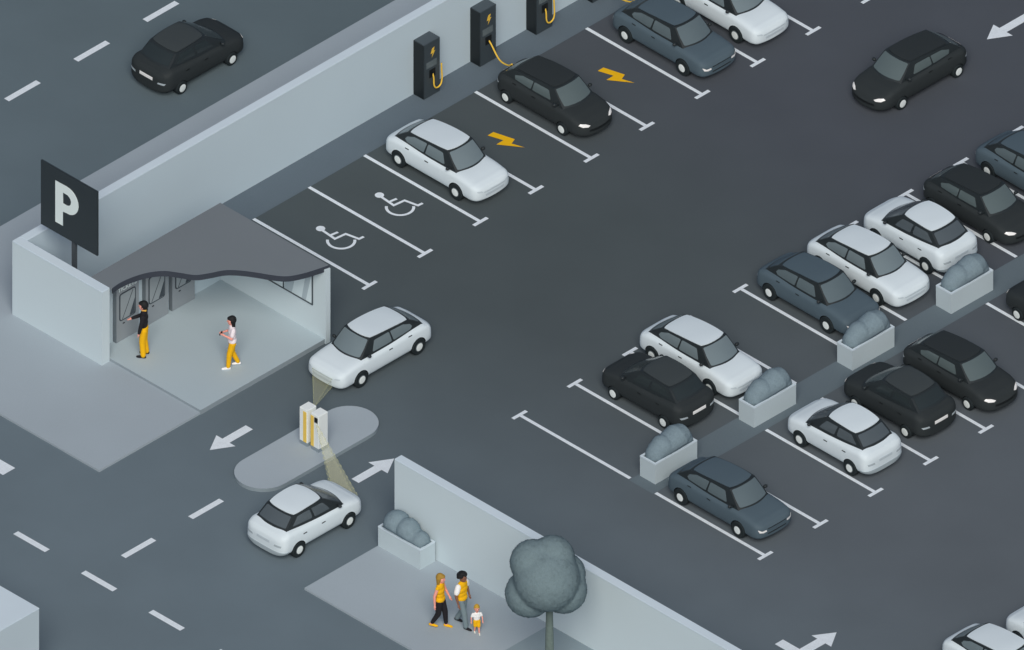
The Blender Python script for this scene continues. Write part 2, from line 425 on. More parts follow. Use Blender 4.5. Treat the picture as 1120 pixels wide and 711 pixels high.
boxo('block_top', (bx-5-1.004, by-6+24.496, 2.56), (bx-.996, by+24.504, 2.6), 'wall_cap', t, .01)

# ---------------------------------------------------------------- ticket shelter
XB, XF, YR = -7.38, -3.15, -4.47
sh = thing('ticket_shelter', 'open ticket shelter with a wavy edged grey roof and pale walls', 'shelter', (XB, YR, 0))
ZF = .16
bm = nb(); prism(bm, [(0, YK+.31-YR+.02), (XF-XB, YK+.31-YR+.02), (XF-XB, .17), (0, .17)], 0, ZF, 1, 0)
build('floor', bm, ['floor', 'floor_edge'], sh)
HR = 2.66
boxo('back_wall', (-.2, YK+.32-YR, 0), (0, .18, HR-.08), 'wall', sh, 0)
bm = nb(); sw = (XB, YR)
box(bm, (.003, .0, 0), (-3.1-XB-.004, .18, HR-.075), 0, .0)
side = build('side_wall', bm, 'wall_end', sh)
# window in the side wall, seen from inside
wz0, wz1 = 1.12, 2.3
def wx(u): return (u-560)/KK*1.0
xw1 = .0; 
x_r = G(349, 330, 1.12)[0]-XB; 
bm = nb()
x0, x1 = x_r-2.3, x_r
yy = -.012
fw = .035
box(bm, (x0, yy-.02, wz0), (x1, -.002, wz0+fw)); box(bm, (x0, yy-.02, wz1-fw), (x1, -.002, wz1))
box(bm, (x0, yy-.02, wz0+fw), (x0+fw, -.002, wz1-fw)); box(bm, (x1-fw, yy-.02, wz0+fw), (x1, -.002, wz1-fw))
xm = x_r-(349-317)/26.87
box(bm, (xm-fw/2, yy-.02, wz0+fw), (xm+fw/2, -.002, wz1-fw))
win = build('window', bm, 'window_frame', sh)
bm = nb()
for a, b in ((x0+fw, xm-fw/2), (xm+fw/2, x1-fw)): box(bm, (a, -.014, wz0+fw), (b, -.003, wz1-fw))
build('pane', bm, 'window_glass', win)
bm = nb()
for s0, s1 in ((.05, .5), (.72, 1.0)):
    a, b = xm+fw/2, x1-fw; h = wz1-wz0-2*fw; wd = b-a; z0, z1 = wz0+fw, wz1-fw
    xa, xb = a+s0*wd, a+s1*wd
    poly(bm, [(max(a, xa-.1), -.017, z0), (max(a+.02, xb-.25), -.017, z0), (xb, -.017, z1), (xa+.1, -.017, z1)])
build('painted_glare', bm, 'glare', win)  # slanted reflection stripes painted onto the pane
# roof sheet with a wavy front edge and dark fascia
zt = HR
fr = [(121, 319), (132, 311.5), (147, 305), (163, 300.6), (180, 299), (197, 301), (214, 303.4), (230, 301.2), (246, 298.2), (262, 298.4), (280, 300.6), (298, 303.6), (314, 304.8), (331, 301.8), (347, 297), (363.5, 291.2)]
frw = [Vector((*G(u, v-2.5, zt), 0)) for u, v in fr]
path = smoothpath(frw, 5)
edge = [(p.x-XB, p.y-YR) for p in path]
edge[0] = (edge[0][0], YK+.315-YR); edge[-1] = (edge[-1][0], .185)
bl, br = (-.21, YK+.315-YR), (-.21, .185)
bm = nb()
outline = [bl]+edge+[br]
prism(bm, outline, zt-.07, zt, 0, 0)
roof = build('roof', bm, 'roof', sh)
bm = nb(); n = len(edge)
for i in range(n-1):
    a = Vector(edge[i]); b = Vector(edge[i+1])
    def nrm(j):
        p = Vector(edge[max(j-1, 0)]); q = Vector(edge[min(j+1, n-1)]); t_ = (q-p).normalized(); return Vector((t_.y, -t_.x))
    na, nbv = nrm(i)*.025, nrm(i+1)*.025
    zz0, zz1 = zt-.17, zt+.004
    A0, B0, A1, B1 = a+na*.1, b+nbv*.1, a+na, b+nbv
    for q in ([(A1, zz0), (B1, zz0), (B1, zz1), (A1, zz1)], [(A0, zz0), (A0, zz1), (B0, zz1), (B0, zz0)], [(A0, zz1), (A1, zz1), (B1, zz1), (B0, zz1)], [(A0, zz0), (B0, zz0), (B1, zz0), (A1, zz0)]):
        bm.faces.new([bm.verts.new((p.x, p.y, z)) for p, z in q])
bmesh.ops.remove_doubles(bm, verts=bm.verts, dist=1e-5)
build('fascia', bm, 'fascia', roof, True, 40)

# ticket machines on the shelter's back wall
def ticket_machine(y0, label, letters):
    w, d, h = .93, .15, 2.1
    t = thing('ticket_machine', label, 'ticket machine', (XB, y0, ZF), 0, 'ticket machines on the shelter wall')
    bm = nb(); box(bm, (.004, 0, .0), (d, w, h), 0, .01)
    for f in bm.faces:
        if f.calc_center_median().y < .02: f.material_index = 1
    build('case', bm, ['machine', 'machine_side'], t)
    ya, yb, za, zb_ = .12, .79, .70, 1.66
    # rounded display frame
    def rr(y0_, y1_, z0_, z1_, r):
        out = []
        for cy, cz, a0 in ((y1_-r, z1_-r, 0), (y0_+r, z1_-r, 90), (y0_+r, z0_+r, 180), (y1_-r, z0_+r, 270)):
            for k in range(5): a = R(a0+k*22.5); out.append((cy+r*math.cos(a), cz+r*math.sin(a)))
        return out
    def plate(pts, x0_, x1_, m, name, par):
        bm = nb(); lo = [bm.verts.new((x0_, p[0], p[1])) for p in pts]; hi = [bm.verts.new((x1_, p[0], p[1])) for p in pts]
        bm.faces.new(hi); n_ = len(pts)
        for i in range(n_): bm.faces.new((lo[i], lo[(i+1) % n_], hi[(i+1) % n_], hi[i]))
        return build(name, bm, m, par)
    fr_ = plate(rr(ya, yb, za, zb_, .09), d, d+.012, 'display_dark', 'display_frame', t)
    sc_ = plate(rr(ya+.04, yb-.04, za+.04, zb_-.04, .06), d+.012, d+.016, 'display', 'display', fr_)
    bm = nb(); xx = d+.019
    poly(bm, [(xx, ya+.10, za+.05), (xx, ya+.13, za+.05), (xx, yb-.11, zb_-.06), (xx, yb-.14, zb_-.06)])
    poly(bm, [(xx, ya+.40, za+.05), (xx, yb-.05, za+.05), (xx, yb-.05, zb_-.38)])
    build('display_reflection', bm, 'display_dark', sc_)  # diagonal reflection and dark corner painted on the screen
    boxo('ticket_slot', (d, .27, .57), (d+.01, .34, .60), 'slot', t, 0)
    if letters:
        mtx = Matrix.Translation((d+.003, .45, 1.80)) @ Matrix(((0, 0, 1, 0), (1, 0, 0, 0), (0, 1, 0, 0), (0, 0, 0, 1)))
        text_mesh('lettering', 'TICKETS', .2, .003, 'sign_white', t, mtx, .02)
    return t
ticket_machine(G(129, 377, ZF)[1], 'grey ticket machine the man in the black sweater is using, with white lettering', True)
ticket_machine(G(161.6, 359, ZF)[1], 'grey ticket machine between the other two, just behind the man in the black sweater', False)
ticket_machine(G(190.2, 342, ZF)[1], 'grey ticket machine nearest the inner corner of the shelter, alone with nobody by it', False)

# ---------------------------------------------------------------- parking sign
yp = YK+.31+.42
a_ = (79.8-560)/KK; px = a_-yp
sg = thing('parking_sign', 'dark square sign board with a white letter P on a post', 'sign', (px, yp, 0))
v0 = 355.5+KK*SE*(px-yp)
def zof(v, u): 
    x = (u-560)/KK-yp; return (355.5+KK*SE*(x-yp)-v)/(S*CE)
ztop, zbot = zof(173.6, 46.2), zof(243.9, 46.2)
bl_, br_ = (46.2-560)/KK-yp-px, (108.2-560)/KK-yp-px
bm = nb(); box(bm, (bl_, -.07, zbot), (br_, -.0, ztop), 0, .012); board = build('board', bm, 'sign_board', sg)
boxo('post', (-.07, .004, 0), (.075, .11, zbot+1.2), 'pole', sg, .01)
# letter P, drawn as strokes
def letterP():
    # outline in board units measured on the photograph
    H = 1.45; wst = .31; ro = .47; w = .50
    out = [(0, 0), (wst, 0), (wst, .5)]
    cx, cz = .47, H-ro
    out += [(cx, cz-ro+.01)]
    for k in range(1, 13): a = R(-90+k*15); out.append((cx+ro*math.cos(a)*1.0, cz+ro*math.sin(a)))
    out += [(0, H)]
    hole = []
    ri = .19
    hole = [(wst, cz-ri), (cx-.02, cz-ri)]+[(cx-.02+ri*math.cos(R(-90+k*15)), cz+ri*math.sin(R(-90+k*15))) for k in range(1, 12)]+[(cx-.02, cz+ri), (wst, cz+ri)]
    return out, hole
out, hole = letterP()
u0p = 30+172/5.263; v0p = 165+400/5.263
lx = (u0p-560)/KK-yp-px; lz = zof(v0p, u0p)
bm = nb()
cu = bpy.data.curves.new('letter', 'CURVE'); cu.dimensions = '2D'; cu.fill_mode = 'BOTH'; cu.extrude = .006
for pts in (out, hole):
    sp = cu.splines.new('POLY'); sp.points.add(len(pts)-1); sp.use_cyclic_u = True
    for p, q in zip(sp.points, pts): p.co = (q[0], q[1], 0, 1)
o = bpy.data.objects.new('letter', cu); COL.objects.link(o)
dg = bpy.context.evaluated_depsgraph_get(); dg.update()
me = bpy.data.meshes.new_from_object(o.evaluated_get(dg)); bpy.data.objects.remove(o); bpy.data.curves.remove(cu)
me.transform(Matrix.Translation((lx, -.078, lz)) @ Matrix.Rotation(R(90), 4, 'X')); me.materials.clear(); me.materials.append(M['sign_white'])
bm.free(); link('letter', me, board)

# ---------------------------------------------------------------- charging posts
def make_charger():
    t = thing('charging_post', '', 'charging post', (0, 0, 0), 0, 'black charging posts along the wall')
    X, Y, Z = .44, .66, 1.9
    bm = nb(); box(bm, (-X, 0, 0), (0, Y, Z), 0, .012)
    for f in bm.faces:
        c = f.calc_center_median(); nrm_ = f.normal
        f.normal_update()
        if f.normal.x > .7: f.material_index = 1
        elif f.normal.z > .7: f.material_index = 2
    build('case', bm, ['charger_side', 'charger_front', 'charger_top'], t)  # shading put into the face colours: sides darkest, top lightest
    bm = nb(); zc, yc = 1.51, .36
    pts = [(-.03, .17), (.075, .20), (.03, .045), (.10, .05), (-.045, -.21), (-.005, -.03), (-.09, -.035)]
    poly(bm, [(.004, yc+a, zc+b*.85) for a, b in pts]); build('lightning_emblem', bm, 'cable', t)
    bm = nb(); box(bm, (0, .1, 1.02), (.006, .52, 1.24), 0, 0); build('display', bm, 'screen', t)
    bm = nb(); box(bm, (0, .22, .66), (.012, .46, .93), 0, 0); so = build('socket_panel', bm, 'slot', t)
    bm = nb(); box(bm, (.012, .28, .72), (.05, .38, .84), 0, .01); build('plug', bm, 'charger_side', so)
    return t
def cable(t, pts, r=.024):
    bm = nb(); tube(bm, smoothpath(pts, 8), r, 8); return build('charging_cable', bm, 'cable', t, True)
px_ = [(463.6, 109.8), (525, 73.8), (586.6, 38.9), (648, 4)]
lab = ['black charging post behind the parked white car, its yellow cable looped on its front', 'black charging post whose yellow cable runs down to the parked black car',
       'black charging post cut by the top edge, its yellow cable looped', 'black charging post plugged into the grey car, only its foot in view']
loop = [(.03, .33, .8), (.07, .33, .66), (.08, .335, .42), (.09, .39, .3), (.09, .5, .27), (.09, .61, .34), (.08, .66, .52), (.06, .665, .78), (.05, .665, 1.0)]
chs = []
for i, (p, lb) in enumerate(zip(px_, lab)):
    x, y = G(*p)
    if i == 0:
        c0 = make_charger(); c0.location = (x, y, .006); c0['label'] = lb; c = c0
    else: c = dup(c0, (x, y, .006), 0, lb)
    chs.append(c)
for i in (0, 2): cable(chs[i], loop)

# ---------------------------------------------------------------- planters and shrubs
def planter(loc, rz, label, lobes, slabel, L=1.71, W=.62, H=.71, group='planters along the median strip'):
    """box from 0..W in x, 0..L in y; lobes (y, x, z, r)"""
    t = thing('planter_box', label, 'planter', loc, rz, group)
    bm = nb(); wv = .055
    box(bm, (0, 0, 0), (W, L, H-.04), 0, 0); 
    ob = build('trough', bm, 'planter', t)
    bm = nb(); z0, z1 = H-.04, H
    o_ = [(-.003, -.003), (W+.003, -.003), (W+.003, L+.003), (-.003, L+.003)]; i_ = [(wv, wv), (W-wv, wv), (W-wv, L-wv), (wv, L-wv)]
    for k in range(4):
        a, b, c, d = o_[k], o_[(k+1) % 4], i_[(k+1) % 4], i_[k]
        for q in ([(*a, z1), (*b, z1), (*c, z1), (*d, z1)], [(*a, z0), (*b, z0), (*b, z1), (*a, z1)], [(*d, z0), (*d, z1), (*c, z1), (*c, z0)]):
            bm.faces.new([bm.verts.new(p) for p in q])
    bmesh.ops.remove_doubles(bm, verts=bm.verts, dist=1e-5)
    build('rim', bm, 'wall_cap', t)
    bm = nb(); poly(bm, [(wv, wv), (W-wv, wv), (W-wv, L-wv), (wv, L-wv)], H-.03); build('soil', bm, 'soil', t)
    # the shrub is a plant of its own, standing in the trough
    M4 = Matrix.Translation(loc) @ Matrix.Rotation(rz, 4, 'Z')
    s = thing('shrub', slabel, 'shrub', M4 @ Vector((W/2, L/2, H-.03)), rz, 'shrubs in the planters')
    bm = nb()
    for lb_ in lobes:
        if isinstance(lb_[0], tuple):
            (y0_, x0_, z0_, r0_), (y1_, x1_, z1_, r1_) = lb_
            capsule(bm, (x0_-W/2, y0_-L/2, z0_+.03), (x1_-W/2, y1_-L/2, z1_+.03), r0_, r1_, 32)
        else:
            y, x, z, r = lb_; ball(bm, (x-W/2, y-L/2, z+.03), r, 1, 1, 1, 4)
    for v in bm.verts:
        if v.co.z < -.02: v.co.z = -.02+(v.co.z+.02)*.05
        lim = W/2-wv-.005+max(0, v.co.z-.035)*.9
        v.co.x = max(-lim, min(lim, v.co.x))
        lim = L/2-wv-.005+max(0, v.co.z-.035)*.9
        v.co.y = max(-lim, min(lim, v.co.y))
    fo = fused('foliage', bm, .022, 'leaf', s, 7, .005, 18); leafy(fo, 1100, .06, len(COL.objects))
    bm = nb()
    tube(bm, [(0, 0, -.0), (.01, .0, .22)], .03, 6)
    build('stem', bm, 'bark', s)
    return t
lob = [(.36, .29, .02, .31), ((.40, .28, .05, .33), (1.24, .28, .17, .41)), (.62, .28, .15, .345), (1.36, .29, .02, .36)]
for (u, v), lb, sl in (((716.9, 530.2), 'pale planter between the dark grey car and the parked black hatchback', 'grey green shrub in the planter at the near end of the median strip'),
                   ((825.0, 468.4), 'pale planter at the nose of the white car parked by a black hatchback', 'grey green shrub in the planter before the white car parked by a black hatchback'),
                   ((932.6, 405.8), 'pale planter at the nose of the grey car parked beside the white one', 'grey green shrub in the planter before the grey car beside the white one'),
                   ((1040.6, 343.9), 'pale planter behind the tail of the white car parked nose out', 'grey green shrub in the planter behind the tail of the white car')):
    x, y = G(u, v)
    planter((x-.63, y, .006), 0, lb, lob, sl)
x, y = G(459.5, 623.4, PAV)
lob2 = [(.40, .26, .10, .30), (.50, .27, .2, .40), (.95, .27, .2, .36), (1.05, .27, .08, .33), (1.42, .29, .03, .30), ((.5, .29, .14, .36), (1.4, .29, .0, .30))]
# along x: rotate so that the trough's length runs along +x
L_ = 1.71
lobr = [tuple((L_-q[0], *q[1:]) for q in l_) if isinstance(l_[0], tuple) else (L_-l_[0], *l_[1:]) for l_ in lob2]
planter((x, y, PAV), R(90), 'pale planter standing against the wall near the walking family', lobr, 'grey green three lobed shrub in the planter against the wall', L_, .61, .70, None)
for o in list(COL.objects):
    pass

# ---------------------------------------------------------------- tree
def tree(base, crown_px, label):
    t = thing('tree', label, 'tree', (*base, PAV))
    bm = nb(); ztop = 3.0
    zz = lambda v: (355.5+KK*SE*(base[0]-base[1])-v)/(S*CE)-PAV
    ztop = zz(640)
    path = [Vector((0, 0, -.05)), Vector((0, 0, .2)), Vector((.0, .0, ztop*.5)), Vector((0, 0, ztop*.85)), Vector((.01, .01, ztop))]
    tube(bm, path, [.19, .15, .12, .095, .06], 12)
    zb = ztop*.8
    for a, l in ((20, .9), (140, .8), (250, .85), (320, .7)):
        d = Vector((math.cos(R(a)), math.sin(R(a)), 1.0))
        tube(bm, [Vector((0, 0, zb)), Vector((0, 0, zb))+d*.3*l, Vector((0, 0, zb))+d*l*.7], [.06, .045, .02], 8)
    build('trunk', bm, 'bark', t, True)
    bm = nb()
    rd = random.Random(3)
    for (u, v, r, dep) in crown_px:
        k = (u-601)/S
        # measured sideways and upward at the tree; depth dep towards the viewer
        c = Vector((k*.7071+dep*.7071, k*.7071-dep*.7071, zz(v)+(-dep*SE)/CE*-1*-1))
        c.z = (zz(v)*CE + dep*SE)/CE if False else zz(v)+dep*SE/CE
        ball(bm, c, r/S, 1, 1, 1, 4)
    co_ = fused('crown', bm, .045, 'crown', t, 10, .01, 8); leafy(co_, 6000, .085, 5)
    return t
cr = [(604, 609.5, 24.5, 0), (583, 615, 25.5, .1), (579, 649, 26.8, .2), (616, 628, 24.5, -.1), (616, 645, 26.4, .15), (598, 633, 36.5, .32), (598, 632, 34, -.4), (590, 625, 24, -.55)]
tree(G(601, 744, PAV), cr, 'round crowned grey green tree standing on the pavement before the wall')

# ---------------------------------------------------------------- entrance island, scanner pillars and beams
c1 = Vector(G(287.3, 515.4, .12)); c2 = Vector(G(383, 462.9, .12)); r = .85; c1.x = c2.x = (c1.x+c2.x)/2
pts = [(c2.x+r*math.cos(R(a)), c2.y+r*math.sin(R(a))) for a in range(0, 181, 10)]+[(c1.x+r*math.cos(R(a)), c1.y+r*math.sin(R(a))) for a in range(180, 361, 10)]
bm = nb(); prism(bm, pts, -.02, .12, 1, 0); struct(build('kerb_island', bm, ['island', 'kerb']))
def pillar(px1, label, lens_side):
    """px1: bottom front corner; face towards -y is .3 wide, face towards +x .4"""
    x, y = G(*px1, .12)
    t = thing('scanner_pillar', label, 'scanner pillar', (x-.16, y+.19, .12), 0, 'scanner pillars on the entrance island')
    hx, hy, H = .16, .19, 1.28
    boxo('foot', (-hx+.012, -hy+.012, 0), (hx-.012, hy-.012, .12), 'pillar_foot', t, 0)
    boxo('case', (-hx, -hy, .12), (hx, hy, H), 'pillar', t, .015)
    return t, hx, hy, H
tA, hx, hy, HP = pillar((336, 489.3), 'white scanner pillar nearer the car that is driving out', 1)
boxo('light_strip', (hx-.16, -hy-.008, .14), (hx-.03, -hy+.0, HP-.08), 'strip', tA, 0)
bm = nb(); box(bm, (-.08, hy, 1.0), (.08, hy+.03, 1.2), 0, .01); camA = build('camera', bm, 'slot', tA)
tB, *_ = pillar((348.6, 495.8), 'white scanner pillar with a small black camera on its face', 0)
boxo('light_strip', (-hx+.0, -hy-.008, .14), (-hx+.12, -hy+.0, HP-.08), 'strip', tB, 0)
boxo('light_strip', (-hx-.008, -hy+.02, .14), (-hx, -hy+.14, HP-.08), 'strip', tB, 0)
bm = nb(); box(bm, (-.005, -hy-.03, 1.02), (.125, -hy, 1.2), 0, .012); camB = build('camera', bm, 'slot', tB)
def beam(org, quad, label):
    t = thing('scan_beam', label, 'light beam', org, 0)
    O = Vector(org); Q = [Vector(q)-O for q in quad]
    s = .03; A = [q*s for q in Q]
    bm = nb(); va = [bm.verts.new(a) for a in A]; vq = [bm.verts.new(q) for q in Q]
    for i in range(4): bm.faces.new((va[i], va[(i+1) % 4], vq[(i+1) % 4], vq[i]))
    bm.faces.new(va[::-1]); bm.faces.new(vq)
    build('beam', bm, 'beam', t)
    bm = nb()
    for i in range(4):
        n_ = 26
        for k in range(1, n_, 2):
            a = A[i].lerp(Q[i], k/n_); b = A[i].lerp(Q[i], (k+.95)/n_); tube(bm, [a, b], .008, 5)
    build('beam_outline', bm, 'beam_edge', t)
    return t

# ---------------------------------------------------------------- cars
def interp(tab, x):
    if x <= tab[0][0]: return tab[0][1]
    for (a, va), (b, vb) in zip(tab, tab[1:]):
        if x <= b:
            f = (x-a)/(b-a); f = f*f*(3-2*f)*.5+f*.5
            return va+(vb-va)*f
    return tab[-1][1]
FRONT = dict(ax=1.165, xf=2.02, xr=-1.86, W=1.50, rw=.27, zs=.17,
    zt=[(-1.86, .58), (-1.79, .70), (-1.65, .80), (-1.43, .865), (-1.0, .875), (0, .855), (1.02, .84), (1.4, .81), (1.75, .745), (1.93, .675), (2.02, .56)],
    zb=[(-1.86, .30), (-1.74, .2), (-1.5, .17), (1.7, .17), (1.9, .2), (2.02, .26)],
    rf=.46, rr=.42, nf=4.0, nr=3.6,
    wsb=(1.02, .60, .84), wst=(.60, .50, 1.285), rrt=(-1.02, .50, 1.165), rrb=(-1.45, .56, .865), bulb=.15, bult=.08, rbb=-.07, rbt=-.03,
    side=dict(front=[(.17, .08), (.135, .80), (.46, .86), (.495, .08)], rear=[(.525, .08), (.49, .86), (.80, .86), (.90, .60), (.885, .30), (.82, .10)]))
REAR = dict(ax=1.02, xf=1.74, xr=-1.68, W=1.62, rw=.27, zs=.19,
    zt=[(-1.68, .62), (-1.65, .76), (-1.55, .88), (-1.32, .955), (-.6, .925), (.2, .90), (.85, .87), (1.15, .85), (1.45, .785), (1.65, .69), (1.74, .56)],
    zb=[(-1.68, .205), (-1.6, .185), (-1.4, .185), (1.4, .19), (1.6, .22), (1.74, .28)],
    rf=.50, rr=.42, nf=3.4, nr=4.2,
    wsb=(.86, .66, .875), wst=(.20, .54, 1.31), rrt=(-.98, .54, 1.26), rrb=(-1.30, .60, .965), bulb=.16, bult=.08, rbb=-.07, rbt=-.05,
    side=dict(front=[(.20, .12), (.14, .80), (.47, .84), (.50, .12)], rear=[(.55, .12), (.52, .84), (.87, .84), (.92, .12)]))

def car(P, style, label):
    t = thing('car', label, 'car', (0, 0, 0), 0, None)
    white, black, grey = style[0] == 'white', style[0] == 'black', style[0] == 'grey'
    rearview = P is REAR_CUR[0]
    body_m = {'white': 'white_car', 'black': 'black_car', 'grey': 'grey_car'}[style[0]]
    # ---- body shell
    xs = []
    N = 14
    for k in range(N+1):
        th = math.pi/2*k/N; xs.append((P['xr']+P['rr']*(1-math.cos(th)**1.0*1.0), None))
    rear_x = [P['xr']+P['rr']*(1-math.cos(math.pi/2*k/N)) for k in range(N+1)]
    front_x = [P['xf']-P['rf']*(1-math.cos(math.pi/2*k/N)) for k in range(N, -1, -1)]
    mid = [rear_x[-1]+(front_x[0]-rear_x[-1])*k/16 for k in range(1, 16)]
    X = rear_x+mid+front_x
    def halfw(x):
        w = P['W']/2
        if x > P['xf']-P['rf']:
            e = min(1, (x-(P['xf']-P['rf']))/P['rf']); w *= max(.0, 1-e**P['nf'])**(1/P['nf'])
        if x < P['xr']+P['rr']:
            e = min(1, ((P['xr']+P['rr'])-x)/P['rr']); w *= max(.0, 1-e**P['nr'])**(1/P['nr'])
        return max(w, .03)
    bm = nb(); rings = []; NP = 40
    for x in X:
        w = halfw(x); z1 = interp(P['zt'], x); z0 = interp(P['zb'], x); ring = []
        for k in range(NP):
            a = 2*math.pi*k/NP
            cy, cz = math.cos(a), math.sin(a); n_ = 5.6
            yy = math.copysign(abs(cy)**(2/n_), cy); zz = math.copysign(abs(cz)**(2/n_), cz)
            h = (zz+1)/2
            ww = w*(1-.05*max(0, h-.35)/.65-.04*max(0, .3-h)/.3)
            ring.append(bm.verts.new((x, yy*ww, z0+(z1-z0)*h)))
        rings.append(ring)
    for i in range(len(rings)-1):
        for k in range(NP): bm.faces.new((rings[i][k], rings[i][(k+1) % NP], rings[i+1][(k+1) % NP], rings[i+1][k]))
    bm.faces.new(rings[0]); bm.faces.new(rings[-1][::-1])
    bmesh.ops.recalc_face_normals(bm, faces=bm.faces)
    bvh_full = BVHTree.FromBMesh(bm)
    body = build('body', bm, [body_m, 'slot'], t, True)
    # wheel arches are cut out of the shell
    rw = style[1]
    cut = nb()
    for sx in (-1, 1):
        for sy in (-1, 1):
            g = bmesh.ops.create_cone(cut, cap_ends=True, segments=32, radius1=rw*1.10, radius2=rw*1.10, depth=.3)
            bmesh.ops.transform(cut, matrix=Matrix.Translation((sx*P['ax'], sy*(P['W']/2-.03), rw)) @ Matrix.Rotation(R(90), 4, 'X'), verts=g['verts'])
    cme = bpy.data.meshes.new('c'); cut.to_mesh(cme); cut.free(); cme.materials.append(M[body_m]); cme.materials.append(M['slot'])
    for p in cme.polygons: p.material_index = 1
    co = bpy.data.objects.new('c', cme); COL.objects.link(co)
    md = body.modifiers.new('b', 'BOOLEAN'); md.operation = 'DIFFERENCE'; md.object = co; md.solver = 'EXACT'
    dg = bpy.context.evaluated_depsgraph_get(); dg.update()
    me2 = bpy.data.meshes.new_from_object(body.evaluated_get(dg)); body.modifiers.clear(); body.data = me2; me2.name = 'body'
    bpy.data.objects.remove(co); bpy.data.meshes.remove(cme)
    me2.polygons.foreach_set('use_smooth', [True]*len(me2.polygons)); me2.set_sharp_from_angle(angle=R(24))
    # ---- cabin
    wb, wt, rt, rb = P['wsb'], P['wst'], P['rrt'], P['rrb']
    def V(p, s): return Vector((p[0], p[1]*s, p[2]))
    def front_pt(s, tt, off=0):   # s 0..1 from right to left, tt 0..1 bottom to top
        y = -1+2*s; bu = (P['bulb']*(1-tt)+P['bult']*tt)*(1-y*y)
        p = V(wb, y).lerp(V(wt, y), tt); p.x += bu; p.z += .02*math.sin(max(0, tt)*math.pi)*(1-y*y)
        p.x += off*.7; p.z += off*.7; return p
    def rear_pt(s, tt, off=0):
        y = 1-2*s; bu = (P['rbb']*(1-tt)+P['rbt']*tt)*(1-y*y)
        p = V(rb, y).lerp(V(rt, y), tt); p.x += bu-.04*math.sin(max(0, tt)*math.pi)*(1-y*y); p.x -= off*.8; p.z += off*.6; return p
    def side_pt(sg, s, tt, off=0):  # s 0 front .. 1 rear
        p = V(wb, sg).lerp(V(rb, sg), s).lerp(V(wt, sg).lerp(V(rt, sg), s), tt)
        p.y += sg*(.035*math.sin(s*math.pi)*(1-tt*.4)+.02*math.sin(max(0, tt)*math.pi)*math.sin(s*math.pi)+off); p.z += .03*math.sin(s*math.pi)*tt; return p
    def grid(bm, f, n1, n2, t0=0., t1=1.):
        vs = [[bm.verts.new(f(i/n1, t0+(t1-t0)*j/n2)) for j in range(n2+1)] for i in range(n1+1)]
        for i in range(n1):
            for j in range(n2): bm.faces.new((vs[i][j], vs[i+1][j], vs[i+1][j+1], vs[i][j+1]))
    def roof_pt(s, v, off=0, shrink=1.):   # s: right->left, v: front->rear
        y = (-1+2*s)*shrink; vv = .5+(v-.5)*shrink
        f = front_pt((y+1)/2, 1.); r_ = rear_pt((1-y)/2, 1.)
        p = f.lerp(r_, vv)
        e = max(0, 1-abs(y))
        sd = side_pt(math.copysign(1, y), vv, 1.)
        p.y += (sd.y-math.copysign(wt[1], y))*abs(y); p.z += (sd.z-(wt[2]+(rt[2]-wt[2])*vv))*abs(y)**2
        p.z += .055*(1-y*y)*(1-(2*vv-1)**4)*.8+off
        return p
    bm = nb(); TB = -.12
    grid(bm, front_pt, 12, 6, TB); grid(bm, rear_pt, 12, 6, TB)
    for s_ in (-1, 1): grid(bm, lambda a, b: side_pt(s_, a, b), 16, 6, TB)
    grid(bm, roof_pt, 12, 16)
    bmesh.ops.remove_doubles(bm, verts=bm.verts, dist=.004)
    build('cabin', bm, 'trim', t, True, 30)
    # roof skin
    def slabgrid(f, n1, n2, thick):
        bm = nb()
        top = [[bm.verts.new(f(i/n1, j/n2, thick)) for j in range(n2+1)] for i in range(n1+1)]
        low = [[bm.verts.new(f(i/n1, j/n2, 0.)) for j in range(n2+1)] for i in range(n1+1)]
        for i in range(n1):
            for j in range(n2): bm.faces.new((top[i][j], top[i+1][j], top[i+1][j+1], top[i][j+1]))
        for i in range(n1):
            for j in (0, n2): bm.faces.new((top[i][j], top[i+1][j], low[i+1][j], low[i][j]))
        for j in range(n2):
            for i in (0, n1): bm.faces.new((top[i][j], top[i][j+1], low[i][j+1], low[i][j]))
        return bm
    def rr_(s, v):   # square to rounded square
        a, b = 2*s-1, 2*v-1
        k = .10 if not rearview else .13
        q = math.sqrt(max(0, 1-k*b*b)), math.sqrt(max(0, 1-k*a*a))
        m_ = 1/math.sqrt(1-k*0) 
        return .5+.5*a*(1-k*.5*b**4*abs(a)), .5+.5*b*(1-k*.5*a**4*abs(b))
    def roof_skin(s, v, off):
        s2, v2 = rr_(s, v); return roof_pt(s2, v2, off+.004, .955 if white else .93)
    build('roof', slabgrid(roof_skin, 14, 16, .018), {'white': 'white_car', 'black': 'black_roof' if rearview else 'black_car', 'grey': 'grey_car'}[style[0]], t, True, 40)
    # glass
    gm = style[2]; gr = style[3]
    def patch_st(name, f, pts, m, off, par, sub=4):
        c = (sum(p[0] for p in pts)/len(pts), sum(p[1] for p in pts)/len(pts)); bm = nb(); out = []
        # rounded corners
        rp = []
        n_ = len(pts)
        for i in range(n_):
            p, q, w_ = pts[i-1], pts[i], pts[(i+1) % n_]
            a = (q[0]+(p[0]-q[0])*.10, q[1]+(p[1]-q[1])*.10); b = (q[0]+(w_[0]-q[0])*.10, q[1]+(w_[1]-q[1])*.10)
            for k in range(4):
                f1 = k/3; rp.append(((1-f1)**2*a[0]+2*f1*(1-f1)*q[0]+f1*f1*b[0], (1-f1)**2*a[1]+2*f1*(1-f1)*q[1]+f1*f1*b[1]))
            for k in (.25, .5, .75):
                d = (w_[0]+(q[0]-w_[0])*.10, w_[1]+(q[1]-w_[1])*.10); rp.append((b[0]+(d[0]-b[0])*k, b[1]+(d[1]-b[1])*k))
        prev = None; ctr = bm.verts.new(f(*c, off))
